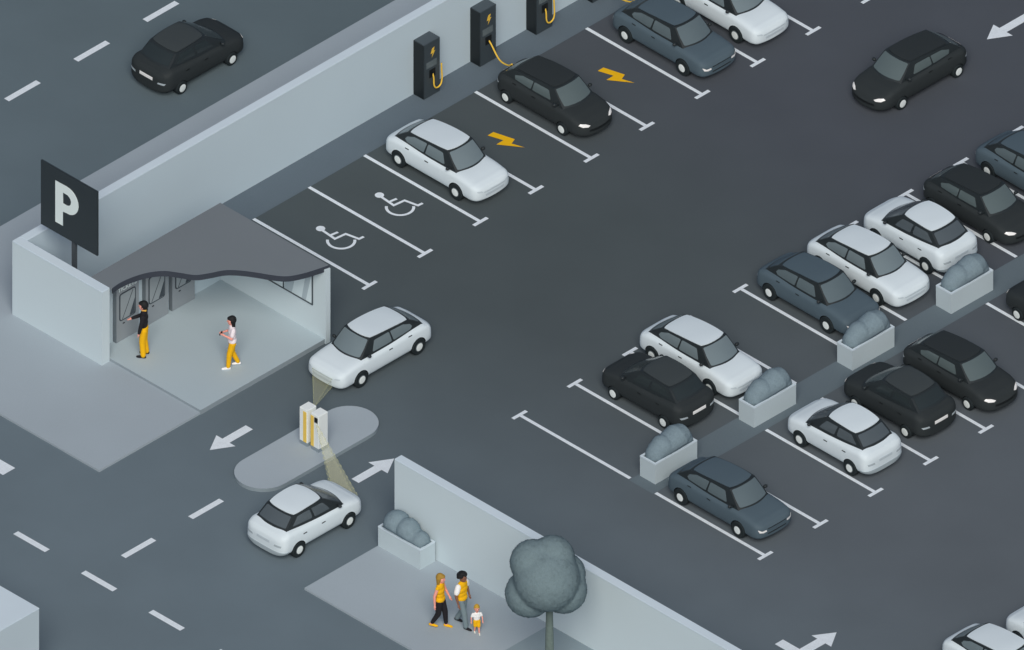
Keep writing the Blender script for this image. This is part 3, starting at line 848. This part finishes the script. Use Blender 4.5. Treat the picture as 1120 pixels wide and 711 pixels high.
        for lv in range(1, sub+1):
            cur = [bm.verts.new(f(c[0]+(p[0]-c[0])*lv/sub, c[1]+(p[1]-c[1])*lv/sub, off)) for p in rp]
            m_ = len(cur)
            for i in range(m_):
                if prev is None: bm.faces.new((ctr, cur[i], cur[(i+1) % m_]))
                else: bm.faces.new((prev[i], cur[i], cur[(i+1) % m_], prev[(i+1) % m_]))
            prev = cur
        skirt = [bm.verts.new(f(*p, -.006)) for p in rp]; m_ = len(rp)
        for i in range(m_): bm.faces.new((prev[i], skirt[i], skirt[(i+1) % m_], prev[(i+1) % m_]))
        return build(name, bm, m, par, True, 50)
    patch_st('windscreen', front_pt, [(.055, .04), (.945, .04), (.965, .5), (.96, .955), (.5, .975), (.04, .955), (.035, .5)], gm, .007, t)
    rg = [(.05, .06), (.5, .05), (.95, .06), (.94, .94), (.5, .94), (.06, .94)] if rearview else [(.06, .12), (.5, .1), (.94, .12), (.93, .86), (.5, .86), (.07, .86)]
    patch_st('rear_window', rear_pt, rg, gr, .007, t)
    for s_ in (-1, 1):
        for nm in ('front', 'rear'):
            patch_st('side_window', lambda a, b, o_=0: side_pt(s_, a, b, o_), P['side'][nm], gm if not (rearview and white) else gr, .006, t)
    # ---- things laid onto the shell
    def onto(name, outline, view, m, par=t, off=.006, sub=5, depth=.02):
        """outline in (a, z): a = y for front/rear; laid on the shell along the view direction"""
        d = Vector(view).normalized(); c = (sum(p[0] for p in outline)/len(outline), sum(p[1] for p in outline)/len(outline))
        dense = []
        n_ = len(outline)
        for i in range(n_):
            p, q = outline[i], outline[(i+1) % n_]
            for k in range(4): dense.append((p[0]+(q[0]-p[0])*k/4, p[1]+(q[1]-p[1])*k/4))
        def hit(y, z, o_):
            org = Vector((P['xf']-.16 if d.x < 0 else P['xr']+.1, y, z))-d*4
            loc, nr, i_, ds = bvh_full.ray_cast(org, d)
            if loc is None:
                return None
            if nr.dot(d) > 0: nr = -nr
            return loc+nr*o_
        def safe(y, z, o_):
            for f in (1, .95, .9, .8, .6):
                h = hit(y*f if abs(y) > .3 else y, c[1]+(z-c[1])*f, o_)
                if h is not None: return h
            return Vector((0, y, z))
        bm = nb(); prev = None; ctr = bm.verts.new(safe(*c, off))
        for lv in range(1, sub+1):
            cur = [bm.verts.new(safe(c[0]+(p[0]-c[0])*lv/sub, c[1]+(p[1]-c[1])*lv/sub, off)) for p in dense]
            m_ = len(cur)
            for i in range(m_):
                if prev is None: bm.faces.new((ctr, cur[i], cur[(i+1) % m_]))
                else: bm.faces.new((prev[i], cur[i], cur[(i+1) % m_], prev[(i+1) % m_]))
            prev = cur
        skirt = [bm.verts.new(safe(*p, -.01)) for p in dense]; m_ = len(dense)
        for i in range(m_): bm.faces.new((prev[i], skirt[i], skirt[(i+1) % m_], prev[(i+1) % m_]))
        return build(name, bm, m, par, True, 50)
    FV = (-1, 0, 0); RV = (1, 0, 0)
    def mir(o): return [(-a, b) for a, b in o][::-1]
    if white:
        onto('grille', [(-.42, .50), (.42, .50), (.42, .53), (-.42, .53)], FV, 'white_detail')
        onto('licence_plate', [(-.36, .36), (.36, .36), (.37, .44), (-.37, .44)], FV, 'white_detail')
        for s_ in (1, -1):
            hl = [(.44, .52), (.62, .54), (.64, .585), (.5, .575)]
            onto('headlight', hl if s_ > 0 else mir(hl), FV, 'white_detail', off=.004)
        onto('licence_plate', [(-.26, .545), (.26, .545), (.26, .63), (-.26, .63)], RV, 'white_detail' if not rearview else 'white_detail', off=.005)
        for s_ in (1, -1):
            tl = [(.42, .52), (.66, .52), (.68, .585), (.45, .585)]
            onto('taillight', tl if s_ > 0 else mir(tl), RV, 'lamp_r')
        if rearview:
            bq = nb(); cx0 = P['xr']+.5; na_, zl = 40, (P['zb'][0][1]+.012, .26, .31, .355)
            cols = []
            for a in range(na_+1):
                ph = R(-74+148*a/na_); d = Vector((math.cos(ph), math.sin(ph), 0)); c_ = []
                for z_ in zl:
                    loc, nr, i_, ds = bvh_full.ray_cast(Vector((cx0, 0, z_))-d*4, d)
                    c_.append(loc-d*.012)
                c_ = [c_[0]+d*.03]+c_+[c_[-1]+d*.03]
                cols.append([bq.verts.new(p) for p in c_])
            for a in range(na_):
                for k in range(len(cols[0])-1): bq.faces.new((cols[a][k], cols[a+1][k], cols[a+1][k+1], cols[a][k+1]))
            build('rear_bumper', bq, 'white_bumper', t, True, 40)
    elif black:
        hl = [(.36, .50), (.44, .475), (.58, .515), (.655, .60), (.60, .635), (.47, .58)]
        for s_ in (1, -1): onto('headlight', hl if s_ > 0 else mir(hl), (-1, 0, -.35), 'lamp')
        onto('grille', [(-.42, .35), (0, .335), (.42, .35), (.40, .415), (0, .405), (-.40, .415)], FV, 'slot')
        onto('licence_plate', [(-.26, .525), (.26, .525), (.26, .625), (-.26, .625)], RV, 'lamp')
        tl = [(.44, .49), (.66, .49), (.70, .55), (.62, .55), (.47, .545)]
        for s_ in (1, -1): onto('taillight', tl if s_ > 0 else mir(tl), RV, 'lamp_r')
    else:
        hl = [(.40, .46), (.52, .445), (.63, .47), (.665, .56), (.63, .55), (.58, .505), (.42, .515)]
        for s_ in (1, -1): onto('headlight', hl if s_ > 0 else mir(hl), FV, 'lamp')
        onto('grille', [(-.36, .52), (.36, .52), (.36, .545), (-.36, .545)], FV, 'trim')
        onto('lower_grille', [(-.36, .35), (.36, .35), (.37, .385), (-.37, .385)], FV, 'trim')
        onto('licence_plate', [(-.26, .545), (.26, .545), (.26, .63), (-.26, .63)], RV, 'lamp')
        tl = [(.42, .52), (.66, .52), (.68, .585), (.45, .585)]
        for s_ in (1, -1): onto('taillight', tl if s_ > 0 else mir(tl), RV, 'lamp_r')
    # handles, mirrors
    hm = 'trim' if not black else 'slot'
    for s_ in (-1, 1):
        for hxp in ((-.86, .765), (-.06, .715)) if not rearview else ((-.75, .70), (.0, .70)):
            loc, nr, i_, ds = bvh_full.ray_cast(Vector((hxp[0], s_*3, hxp[1])), Vector((0, -s_, 0)))
            bm = nb(); box(bm, (hxp[0]-.075, loc.y-.012, hxp[1]-.016), (hxp[0]+.075, loc.y+.012, hxp[1]+.016), 0, .008)
            build('door_handle', bm, hm, t)
        bx_ = wb[0]-.20; by_ = s_*(wb[1]+.07)
        bm = nb(); ball(bm, (bx_, by_+s_*.05, wb[2]+.07), .075, .75, 1.0, .75, 2); tube(bm, [(bx_+.03, s_*(wb[1]-.01), wb[2]+.02), (bx_+.01, by_+s_*.03, wb[2]+.06)], .025, 6)
        build('wing_mirror', bm, 'trim', t, True)
    # wheels
    for sx in (-1, 1):
        for sy in (-1, 1):
            bm = nb(); prof = [(.55, -.10), (.9, -.105), (.985, -.085), (1, -.04), (1, .04), (.985, .085), (.9, .105), (.55, .10)]
            seg = 36; rg_ = []
            for k in range(seg):
                a = 2*math.pi*k/seg
                rg_.append([bm.verts.new((rw*q*math.cos(a), w_, rw*q*math.sin(a))) for q, w_ in prof])
            for k in range(seg):
                for j in range(len(prof)-1): bm.faces.new((rg_[k][j], rg_[k][j+1], rg_[(k+1) % seg][j+1], rg_[(k+1) % seg][j]))
            wh = build('wheel', bm, 'tyre', t, True, 40)
            wh.location = (sx*P['ax'], sy*(P['W']/2-.085), rw)
            bm = nb()
            def disc(r0, y0_, r1, y1_, mi):
                A = [bm.verts.new((r0*math.cos(2*math.pi*k/28), sy*y0_, r0*math.sin(2*math.pi*k/28))) for k in range(28)]
                B = [bm.verts.new((r1*math.cos(2*math.pi*k/28), sy*y1_, r1*math.sin(2*math.pi*k/28))) for k in range(28)] if r1 else None
                if B is None:
                    c = bm.verts.new((0, sy*y1_, 0))
                    for k in range(28): bm.faces.new((A[k], A[(k+1) % 28], c)).material_index = mi
                else:
                    for k in range(28): bm.faces.new((A[k], A[(k+1) % 28], B[(k+1) % 28], B[k])).material_index = mi
            rh = style[4]
            disc(rw*.56, .098, rh+.008, .102, 1); disc(rh+.008, .102, rh, .112, 1); disc(rh, .112, rh*.5, .118, 0); disc(rh*.5, .118, 0, .119, 0)
            build('rim', bm, ['rim', 'rim_dark' if white else 'tyre'], wh, True, 40)
    return t
REAR_CUR = [REAR]
import copy
FB = copy.deepcopy(FRONT); FB.update(xf=2.0, xr=-1.78, ax=1.14, zs=.15)
FB['zt'] = [(-1.78, .52), (-1.72, .64), (-1.6, .75), (-1.4, .82), (-1.0, .845), (0, .83), (1.02, .815), (1.4, .755), (1.72, .655), (1.9, .56), (2.0, .42)]
FB['zb'] = [(-1.78, .26), (-1.7, .18), (-1.5, .15), (1.7, .15), (1.9, .17), (2.0, .22)]
FB.update(wsb=(1.02, .60, .815), wst=(.58, .50, 1.225), rrt=(-1.06, .49, 1.105), rrb=(-1.45, .55, .80), nf=2.7, nr=2.6, rf=.62, rr=.55)
FB['side'] = dict(front=[(.18, .12), (.15, .76), (.46, .80), (.495, .12)], rear=[(.52, .12), (.485, .80), (.74, .80), (.86, .52), (.80, .16)])
RB = copy.deepcopy(REAR); RB.update(nf=3.0, nr=3.4, zs=.16)
RB['zt'] = [(a, b-.03) for a, b in REAR['zt']]; RB['zb'] = [(a, b-.02) for a, b in REAR['zb']]
RB.update(wsb=(.86, .66, .845), wst=(.20, .54, 1.28), rrt=(-.98, .54, 1.23), rrb=(-1.30, .60, .935))

GW = 'white cars'; GB = 'black cars'; GG = 'dark grey cars'
white_front = car(FRONT, ('white', .27, 'glass_w', 'glass_w', .125), 'x')
black_front = car(FB, ('black', .215, 'glass_b', 'glass_b', .122), 'x')
grey_front = car(FRONT, ('grey', .27, 'glass_g', 'grey_car', .125), 'x')
white_rear = car(REAR, ('white', .26, 'glass_t', 'glass_t', .125), 'x')
REAR_CUR[0] = RB
black_rear = car(RB, ('black', .215, 'glass_bb', 'glass_bb', .125), 'x')
INFO = {white_front: (FRONT, .27), black_front: (FB, .215), grey_front: (FRONT, .27), white_rear: (REAR, .26), black_rear: (RB, .215)}
used = set()
def place(proto, mid, head, label, group):
    """mid: measured middle between the two visible hubs; head: 0 +x, -90 -y, 90 +y, 180 -x"""
    P, rw = INFO[proto]
    x, y = G(*mid, rw)
    if head in (0, 180): y += P['W']/2
    else: x -= P['W']/2
    loc = (x, y, .0)
    if proto not in used:
        used.add(proto); proto.location = loc; proto.rotation_euler = (0, 0, R(head)); proto['label'] = label; proto['group'] = group; return proto
    return dup(proto, loc, R(head), label, group)
place(white_front, (466.9, 192.2), 0, 'white car parked between a wheelchair bay and a lightning bolt bay', GW)
place(black_front, (583.8, 123.6), 0, 'black car parked at the charging wall with a yellow cable in its tail', GB)
greyc = place(grey_front, (715, 56.3), 0, 'dark grey car charging at the wall next to a white car', GG)
place(white_front, (773, 20.4), 0, 'white car parked beyond the dark grey car at the charging wall, cut by the frame', GW)
place(black_front, (1017.5, 95.5), -90, 'black car driving down the open aisle towards the viewer', GB)
place(black_rear, (226.5, 80.3), 90, 'black car driving away on the street behind the long wall', GB)
w_out = place(white_front, (426.9, 397.2), -90, 'white car leaving past the scanner pillars beside the shelter', GW)
w_in = place(white_rear, (354.7, 585.4), 90, 'white car seen from behind, driving in past the kerbed island', GW)
place(black_rear, (698.2, 446), 180, 'black car seen from behind, parked beside a white car above the median strip', GB)
place(white_front, (744.4, 406.3), 0, 'white car parked next to a black car with its nose at a planter', GW)
place(grey_front, (872.6, 337.7), 0, 'dark grey car parked left of two white cars with its nose at a planter', GG)
place(white_front, (927.3, 307.6), 0, 'white car parked between the dark grey car and the white car seen from behind', GW)
place(white_rear, (985, 275.2), 180, 'white car seen from behind with a planter at its tail', GW)
place(black_front, (1049.6, 241.3), 0, 'black car parked beyond the white car whose tail is at a planter', GB)
place(grey_front, (1111.5, 204.6), 0, 'dark grey car cut by the right edge, parked beyond a black car', GG)
place(grey_front, (775.6, 561.6), 0, 'dark grey car parked alone below the planter at the end of the median', GG)
place(white_rear, (902, 496.1), 180, 'white car seen from behind, parked below the median beside a black car', GW)
place(black_rear, (962.8, 456.5), 180, 'black car seen from behind, between a white car and another black car', GB)
place(black_front, (1027.4, 424.2), 0, 'black car parked nose out below the median, next to a black car seen from behind', GB)
place(black_rear, (1140, 359.5), 180, 'black car mostly cut by the right edge below the median', GB)
place(white_front, (1075.3, 743.7), 0, 'white car with only its roof in view at the bottom corner', GW)
place(white_rear, (1140.6, 715.4), 180, 'white car of which only the nose shows in the bottom right corner', GW)

# charging cables that run to the cars
def hang(c, end, label=None):
    L0 = c.location
    e = Vector(end)-L0
    a = Vector((.03, .33, .8))
    return cable(c, [a, a+Vector((.10, .0, -.10)), a.lerp(e, .45)+Vector((0, 0, -.30)), a.lerp(e, .8)+Vector((0, 0, -.20)), e], .024)
bx_, by_ = G(583.8, 123.6, .215); by_ += FB['W']/2
hang(chs[1], (bx_-1.66, by_+.03, .72))
gx_, gy_ = G(715, 56.3, .27); gy_ += .75
hang(chs[3], (gx_-1.70, gy_+.2, .74))

# beams from the pillars' cameras to the cars' number plates
ox, oy = w_out.location.x, w_out.location.y
pl = tA.location
beam((pl.x, pl.y+.24, .12+1.1), [(ox-.42, oy-1.99, .52), (ox+.36, oy-1.99, .52), (ox+.36, oy-1.99, .22), (ox-.42, oy-1.99, .22)], 'pale yellow see-through beam from a pillar to the nose of the car driving out')
ox, oy = w_in.location.x, w_in.location.y
pl = tB.location
beam((pl.x+.06, pl.y-.23, .12+1.11), [(ox-.58, oy+1.66, .62), (ox+.42, oy+1.74, .62), (ox+.42, oy+1.76, .3), (ox-.58, oy+1.66, .3)], 'pale yellow see-through beam from the black camera to the nose of the car driving in')

# ---------------------------------------------------------------- people
def person(label, pos, z, heading, H, o):
    """one continuous body; clothes and hair are pieces of their own over it. local x forward, y left."""
    t = thing('person', label, 'person', (*pos, z), heading)
    skin = o.get('skin', 'skin'); k = H
    ch = o.get('child', False); fem = o.get('fem', False)
    hd = .935 if not ch else .895; hr = .068 if not ch else .098
    sh = (.118 if not fem else .098) if not ch else .115; hipw = .05 if not fem else .052
    zs, zh = (.815, .52) if not ch else (.70, .44)
    def P(x, y, z_): return Vector((x, y, z_))*k
    J = dict(head=P(.012, 0, hd), neck=P(0, 0, zs+.035), chest=P(0, 0, zs-.06), waist=P(0, 0, zh+.10), pelvis=P(0, 0, zh))
    for s, n in ((1, 'L'), (-1, 'R')):
        ft = o['feet'][n]; kn = o['knee'][n]
        J['hip'+n] = P(0, s*hipw, zh-.01); J['ank'+n] = P(ft[0], s*.052+ft[1], ft[2]+.035)
        J['kne'+n] = P(kn[0], s*.05, kn[1]); J['sho'+n] = P(-.005, s*sh, zs-.015)
        J['elb'+n] = P(*o['elb'][n]); J['wri'+n] = P(*o['wri'][n])
    def limbs(bm, parts, g=0.):
        for a, b, ra, rb in parts: capsule(bm, a if isinstance(a, Vector) else J[a], b if isinstance(b, Vector) else J[b], ra*k+g, rb*k+g)
    def torso(bm, g, low=True, fat=1.):
        for z_, wx_, wy_ in ((zs-.03, .048, sh*.92), (zs-.10, .058, sh*.93), (zs-.18, .055, sh*.80), (zh+.08, .052, sh*.74), (zh+.0, .06, .088 if not ch else .09)):
            if not low and z_ < zh+.05: continue
            ball(bm, P(0, 0, z_), 1., wx_*k*fat+g, wy_*k*fat+g, .075*k+g, 3)
    bm = nb()
    torso(bm, 0)
    ball(bm, J['head'], hr*k, 1.0, .80, 1.18, 3)
    ball(bm, J['head']+P(.02, 0, -hr*.75), hr*k*.55, 1, .85, .9, 2)
    ball(bm, J['head']+P(hr*1.0, 0, -hr*.12), hr*k*.17, 1, .7, 1.2, 2)          # nose
    for s in (1, -1): ball(bm, J['head']+P(0, s*hr*.82, -hr*.1), hr*k*.22, .7, .35, 1.2, 2)   # ears
    limbs(bm, [('neck', 'head', .035, .032), ('chest', 'neck', .05, .036)])
    for n in 'LR':
        s = 1 if n == 'L' else -1
        limbs(bm, [('sho'+n, 'elb'+n, .030, .024), ('elb'+n, 'wri'+n, .024, .016), ('hip'+n, 'kne'+n, .052, .036), ('kne'+n, 'ank'+n, .036, .022)])
        f = J['ank'+n]; d = P(.085, 0, -.022); limbs(bm, [(f+P(-.02, 0, -.018), f+d, .018, .016)])
        w = J['wri'+n]; dr = (w-J['elb'+n]).normalized(); sd = dr.cross(Vector((1, 0, 0)) if abs(dr.x) < .8 else Vector((0, 0, 1))).normalized()
        pn = w+dr*.035*k; capsule(bm, w, pn, .014*k, .020*k)
        for j, ln in enumerate((.035, .042, .040, .030)):
            a = pn+sd*(j-1.5)*.010*k+dr*.008*k; b = a+dr*ln*.6*k; c = b+(dr*.8+P(.3, 0, 0).normalized()*.4).normalized()*ln*.5*k
            capsule(bm, a, b, .0062*k, .0058*k, 6); capsule(bm, b, c, .0058*k, .005*k, 6)
        th = w+dr*.012*k; capsule(bm, th+sd*.012*k, th+sd*.03*k+dr*.028*k, .007*k, .006*k, 6)
    body = fused('body', bm, .0095, skin, t, 2)
    # face
    for s in (1, -1):
        bm = nb(); ball(bm, J['head']+P(hr*.88, s*hr*.32, .004), hr*k*.12, .7, 1, 1, 2); build('eye', bm, 'eye', body, True)
    bm = nb(); ball(bm, J['head']+P(hr*.80, 0, -hr*.66), hr*k*.2, .5, 1.1, .3, 2); build('mouth', bm, 'lip', body, True)
    # hair
    bm = nb(); hs = o['hair_style']; hc = J['head']
    if hs == 'afro':
        for i in range(60):
            a = random.uniform(0, 2*math.pi); e = random.uniform(-.15, 1.45); v = Vector((math.cos(a)*math.cos(e), math.sin(a)*math.cos(e), math.sin(e)))
            if v.x > .55 and v.z < .45: continue
            ball(bm, hc+P(-.012, 0, .014)+v*hr*k*1.02, hr*k*.42, 1, 1, 1, 1)
        ball(bm, hc+P(-.015, 0, .022), hr*k*1.05, 1, .95, 1.05, 2)
    else:
        ball(bm, hc+P(-.012, 0, .014), hr*k*1.08, 1.0, .86, 1.12, 3)
        ball(bm, hc+P(.01, 0, .045*hr/.068), hr*k*.86, 1.1, .9, .62, 2)
        if hs == 'long':
            for y in (-.6, -.25, .25, .6):
                capsule(bm, hc+P(-hr*.5, y*hr, .01), hc+P(-hr*.55, y*hr*.9, -hr*1.9), hr*k*.46, hr*k*.30)
            for y in (-.85, .85):
                capsule(bm, hc+P(-.01, y*hr, .02), hc+P(-.015, y*hr*.95, -hr*1.5), hr*k*.3, hr*k*.22)
        elif hs == 'bob':
            for y in (-.6, 0, .6): capsule(bm, hc+P(-hr*.5, y*hr, .0), hc+P(-hr*.5, y*hr, -hr*.9), hr*k*.45, hr*k*.34)
    # keep the face free: cut what lies in front of it
    hb = fused('hair', bm, .011, o['hair'], body, 1)
    for v in hb.data.vertices:
        r_ = v.co-hc
        if r_.z < hr*k*.42 and r_.x > hr*k*.30: v.co.x = hc.x+hr*k*.30
    # clothes
    g = .007*k
    bm = nb(); torso(bm, g, False, 1.0 if not o.get('loose') else 1.06)
    if o.get('loose'): ball(bm, P(0, 0, zh+.03), 1., .066*k+g*1.6, (.096 if not ch else .10)*k+g*1.6, .075*k, 3)
    limbs(bm, [('chest', P(0, 0, zs+.012), .052, .044)], g*.4)
    sl = o.get('sleeve', 'short')
    topm = o['top_mat']
    def sleeves(bm, upto):
        for n in 'LR':
            if upto == 'long': limbs(bm, [('sho'+n, 'elb'+n, .034, .028), ('elb'+n, 'wri'+n, .028, .021)], g*.8)
            elif upto == 'short': limbs(bm, [('sho'+n, J['sho'+n].lerp(J['elb'+n], .62), .035, .034)], g*.8)
    if sl in ('long', 'short') and not o.get('vest'): sleeves(bm, sl)
    elif sl == 'none':
        for n in 'LR': limbs(bm, [('sho'+n, J['sho'+n].lerp(J['elb'+n], .10), .030, .030)], g*.4)
    fused(o.get('top_name', 'shirt'), bm, .012, topm, t, 2)
    if o.get('vest'):
        for n in 'LR':
            bm = nb(); limbs(bm, [(J['sho'+n].lerp(J['chest'], .12), J['sho'+n].lerp(J['elb'+n], .62), .041, .039)], g)
            fused('sleeve', bm, .012, o['vest'], t, 2)
    if o.get('collar'):
        bm = nb(); capsule(bm, P(0, 0, zs+.03), P(.002, 0, zs+.048), .043*k, .039*k); fused('collar', bm, .01, o['collar'], t, 1)
    bm = nb(); lg = o.get('leg', .93)
    ball(bm, P(0, 0, zh+.01), 1., .064*k+g, (.094 if not ch else .094)*k+g, .065*k*(.8 if o.get('loose') else 1), 3)
    for n in 'LR':
        if lg <= .5: limbs(bm, [('hip'+n, J['hip'+n].lerp(J['kne'+n], lg*2), .058, .052)], g)
        else: limbs(bm, [('hip'+n, 'kne'+n, .055, .041), ('kne'+n, J['kne'+n].lerp(J['ank'+n], lg), .041, o.get('cuff', .034))], g)
    fused(o.get('leg_name', 'trousers'), bm, .012, o['leg_mat'], t, 2)
    for n in 'LR':
        bm = nb(); f = J['ank'+n]; limbs(bm, [(f+P(-.022, 0, -.016), f+P(.05, 0, -.017), .021, .021), (f+P(.05, 0, -.018), f+P(.095, 0, -.020), .021, .016)], .003*k)
        for v in bm.verts:
            zmin = o['feet'][n][2]*k
            if v.co.z < zmin: v.co.z = zmin
        fused('shoe', bm, .009, o['shoe'], t, 1)
    return t
def feet(**q): return q
stand = dict(feet=dict(L=(.0, .01, 0), R=(-.03, -.01, 0)), knee=dict(L=(.02, .28), R=(0, .28)))
x, y = G(157.5, 389, ZF)
m1 = person('man in a black sweater and yellow trousers reaching to a ticket machine', (x, y), ZF, R(215), 1.87,
    dict(stand, elb=dict(L=(.02, .15, .66), R=(.06, -.155, .655)), wri=dict(L=(.05, .15, .52), R=(.20, -.12, .60)), hair='hair_black', hair_style='short', top='sweater', top_name='sweater', sleeve='long',
         top_mat='cloth_black', leg_mat='cloth_yellow', shoe='cloth_black', cuff=.036, collar='collar'))
x, y = G(254, 401.5, ZF)
w2 = person('woman with dark hair in white shirt and yellow trousers looking at her phone', (x, y), ZF, R(225+8), 1.75,
    dict(feet=dict(L=(.075, .0, .0), R=(-.11, .0, .015)), knee=dict(L=(.055, .285), R=(-.005, .28)), elb=dict(L=(.03, .135, .655), R=(.02, -.135, .655)), wri=dict(L=(.13, .075, .69), R=(.14, -.05, .685)), fem=True,
         hair='hair_black', hair_style='long', loose=True, sleeve='short', top_mat='cloth_rose', leg_mat='cloth_yellow', shoe='cloth_white', cuff=.03, leg=.9))
hd = R(225+8); wv = Matrix.Rotation(hd, 4, 'Z') @ Vector((.19*1.75, .02, .705*1.75))
ph = boxo('phone', (-.012, -.035, -.07), (.012, .035, .07), 'slot', None, .005)
ph.location = (x+wv.x, y+wv.y, ZF+wv.z); ph.rotation_euler = (0, R(-35), hd); tag(ph, 'small dark phone held by the woman in yellow trousers in the shelter', 'phone')
x, y = G(481.5, 685.5, PAV)
person('woman with long fair hair, yellow top, black trousers and yellow shoes walking beside a man', (x, y), PAV, R(22), 1.82,
    dict(feet=dict(L=(.08, .0, .0), R=(-.13, .0, .025)), knee=dict(L=(.06, .285), R=(-.01, .28)), elb=dict(L=(.03, .135, .655), R=(-.04, -.14, .655)), wri=dict(L=(.10, .13, .54), R=(-.03, -.15, .50)), fem=True,
         hair='hair_brown', hair_style='long', sleeve='none', top_mat='cloth_yellow', leg_mat='cloth_black', shoe='cloth_yellow', cuff=.026, leg=.85, loose=True))
x, y = G(505.5, 684, PAV)
person('man with black curly hair, yellow vest over white shirt and grey trousers, walking', (x, y), PAV, R(10), 1.82,
    dict(feet=dict(L=(-.14, .0, .02), R=(.11, .0, .0)), knee=dict(L=(-.01, .28), R=(.075, .285)), elb=dict(L=(-.02, .165, .655), R=(-.0, -.17, .655)), wri=dict(L=(.02, .165, .52), R=(.05, -.175, .52)), skin='skin_dark',
         hair='hair_black', hair_style='afro', sleeve='short', loose=True, vest='cloth_white', top_name='vest', top_mat='cloth_yellow', leg_mat='cloth_grey', shoe='cloth_black', cuff=.034))
x, y = G(521.5, 692, PAV)
person('small child with fair hair, white shirt and yellow shorts walking with the adults', (x, y), PAV, R(-35), .97,
    dict(feet=dict(L=(.07, .01, .0), R=(-.06, -.01, .0)), knee=dict(L=(.05, .235), R=(0, .23)), elb=dict(L=(.0, .165, .56), R=(.0, -.165, .56)), wri=dict(L=(.05, .17, .45), R=(.03, -.17, .45)), child=True,
         hair='hair_blond', hair_style='short', sleeve='short', top_mat='cloth_white', leg_mat='cloth_yellow', leg=.42, leg_name='shorts', shoe='cloth_pale'))

# ---------------------------------------------------------------- light, sky, camera
w = bpy.data.worlds.new('World'); sc.world = w; w.use_nodes = True
nt = w.node_tree; bg = nt.nodes['Background']
sky = nt.nodes.new('ShaderNodeTexSky'); sky.sky_type = 'NISHITA'; sky.sun_disc = False
EL, AZ = 43, 134      # sun stands over the viewer's side: azimuth from +y clockwise
sky.sun_elevation = R(EL); sky.sun_rotation = R(AZ); sky.air_density = 1.0; sky.dust_density = 3.0; sky.ozone_density = 1.0
nt.links.new(sky.outputs[0], bg.inputs[0]); bg.inputs[1].default_value = .05
sl = bpy.data.lights.new('sun', 'SUN'); sl.energy = 1.5; sl.angle = R(32); sl.color = (1, .97, .90)
so = bpy.data.objects.new('sun', sl); COL.objects.link(so)
d = Vector((math.sin(R(AZ))*math.cos(R(EL)), math.cos(R(AZ))*math.cos(R(EL)), math.sin(R(EL))))
so.rotation_euler = d.to_track_quat('Z', 'Y').to_euler(); so.location = d*60
cam = bpy.data.cameras.new('camera'); cam.type = 'ORTHO'; cam.ortho_scale = 1120/S; cam.clip_end = 2000; cam.clip_start = .5
co = bpy.data.objects.new('camera', cam); COL.objects.link(co)
cd = Vector((CE*math.sqrt(.5), -CE*math.sqrt(.5), SE)); co.location = cd*90
co.rotation_euler = cd.to_track_quat('Z', 'Y').to_euler(); sc.camera = co
sc.view_settings.view_transform = 'Standard'; sc.view_settings.look = 'None'; sc.view_settings.exposure = 0.45; sc.view_settings.gamma = 1
sc.view_settings.use_curve_mapping = False
sc.cycles.max_bounces = 6; sc.cycles.transparent_max_bounces = 8
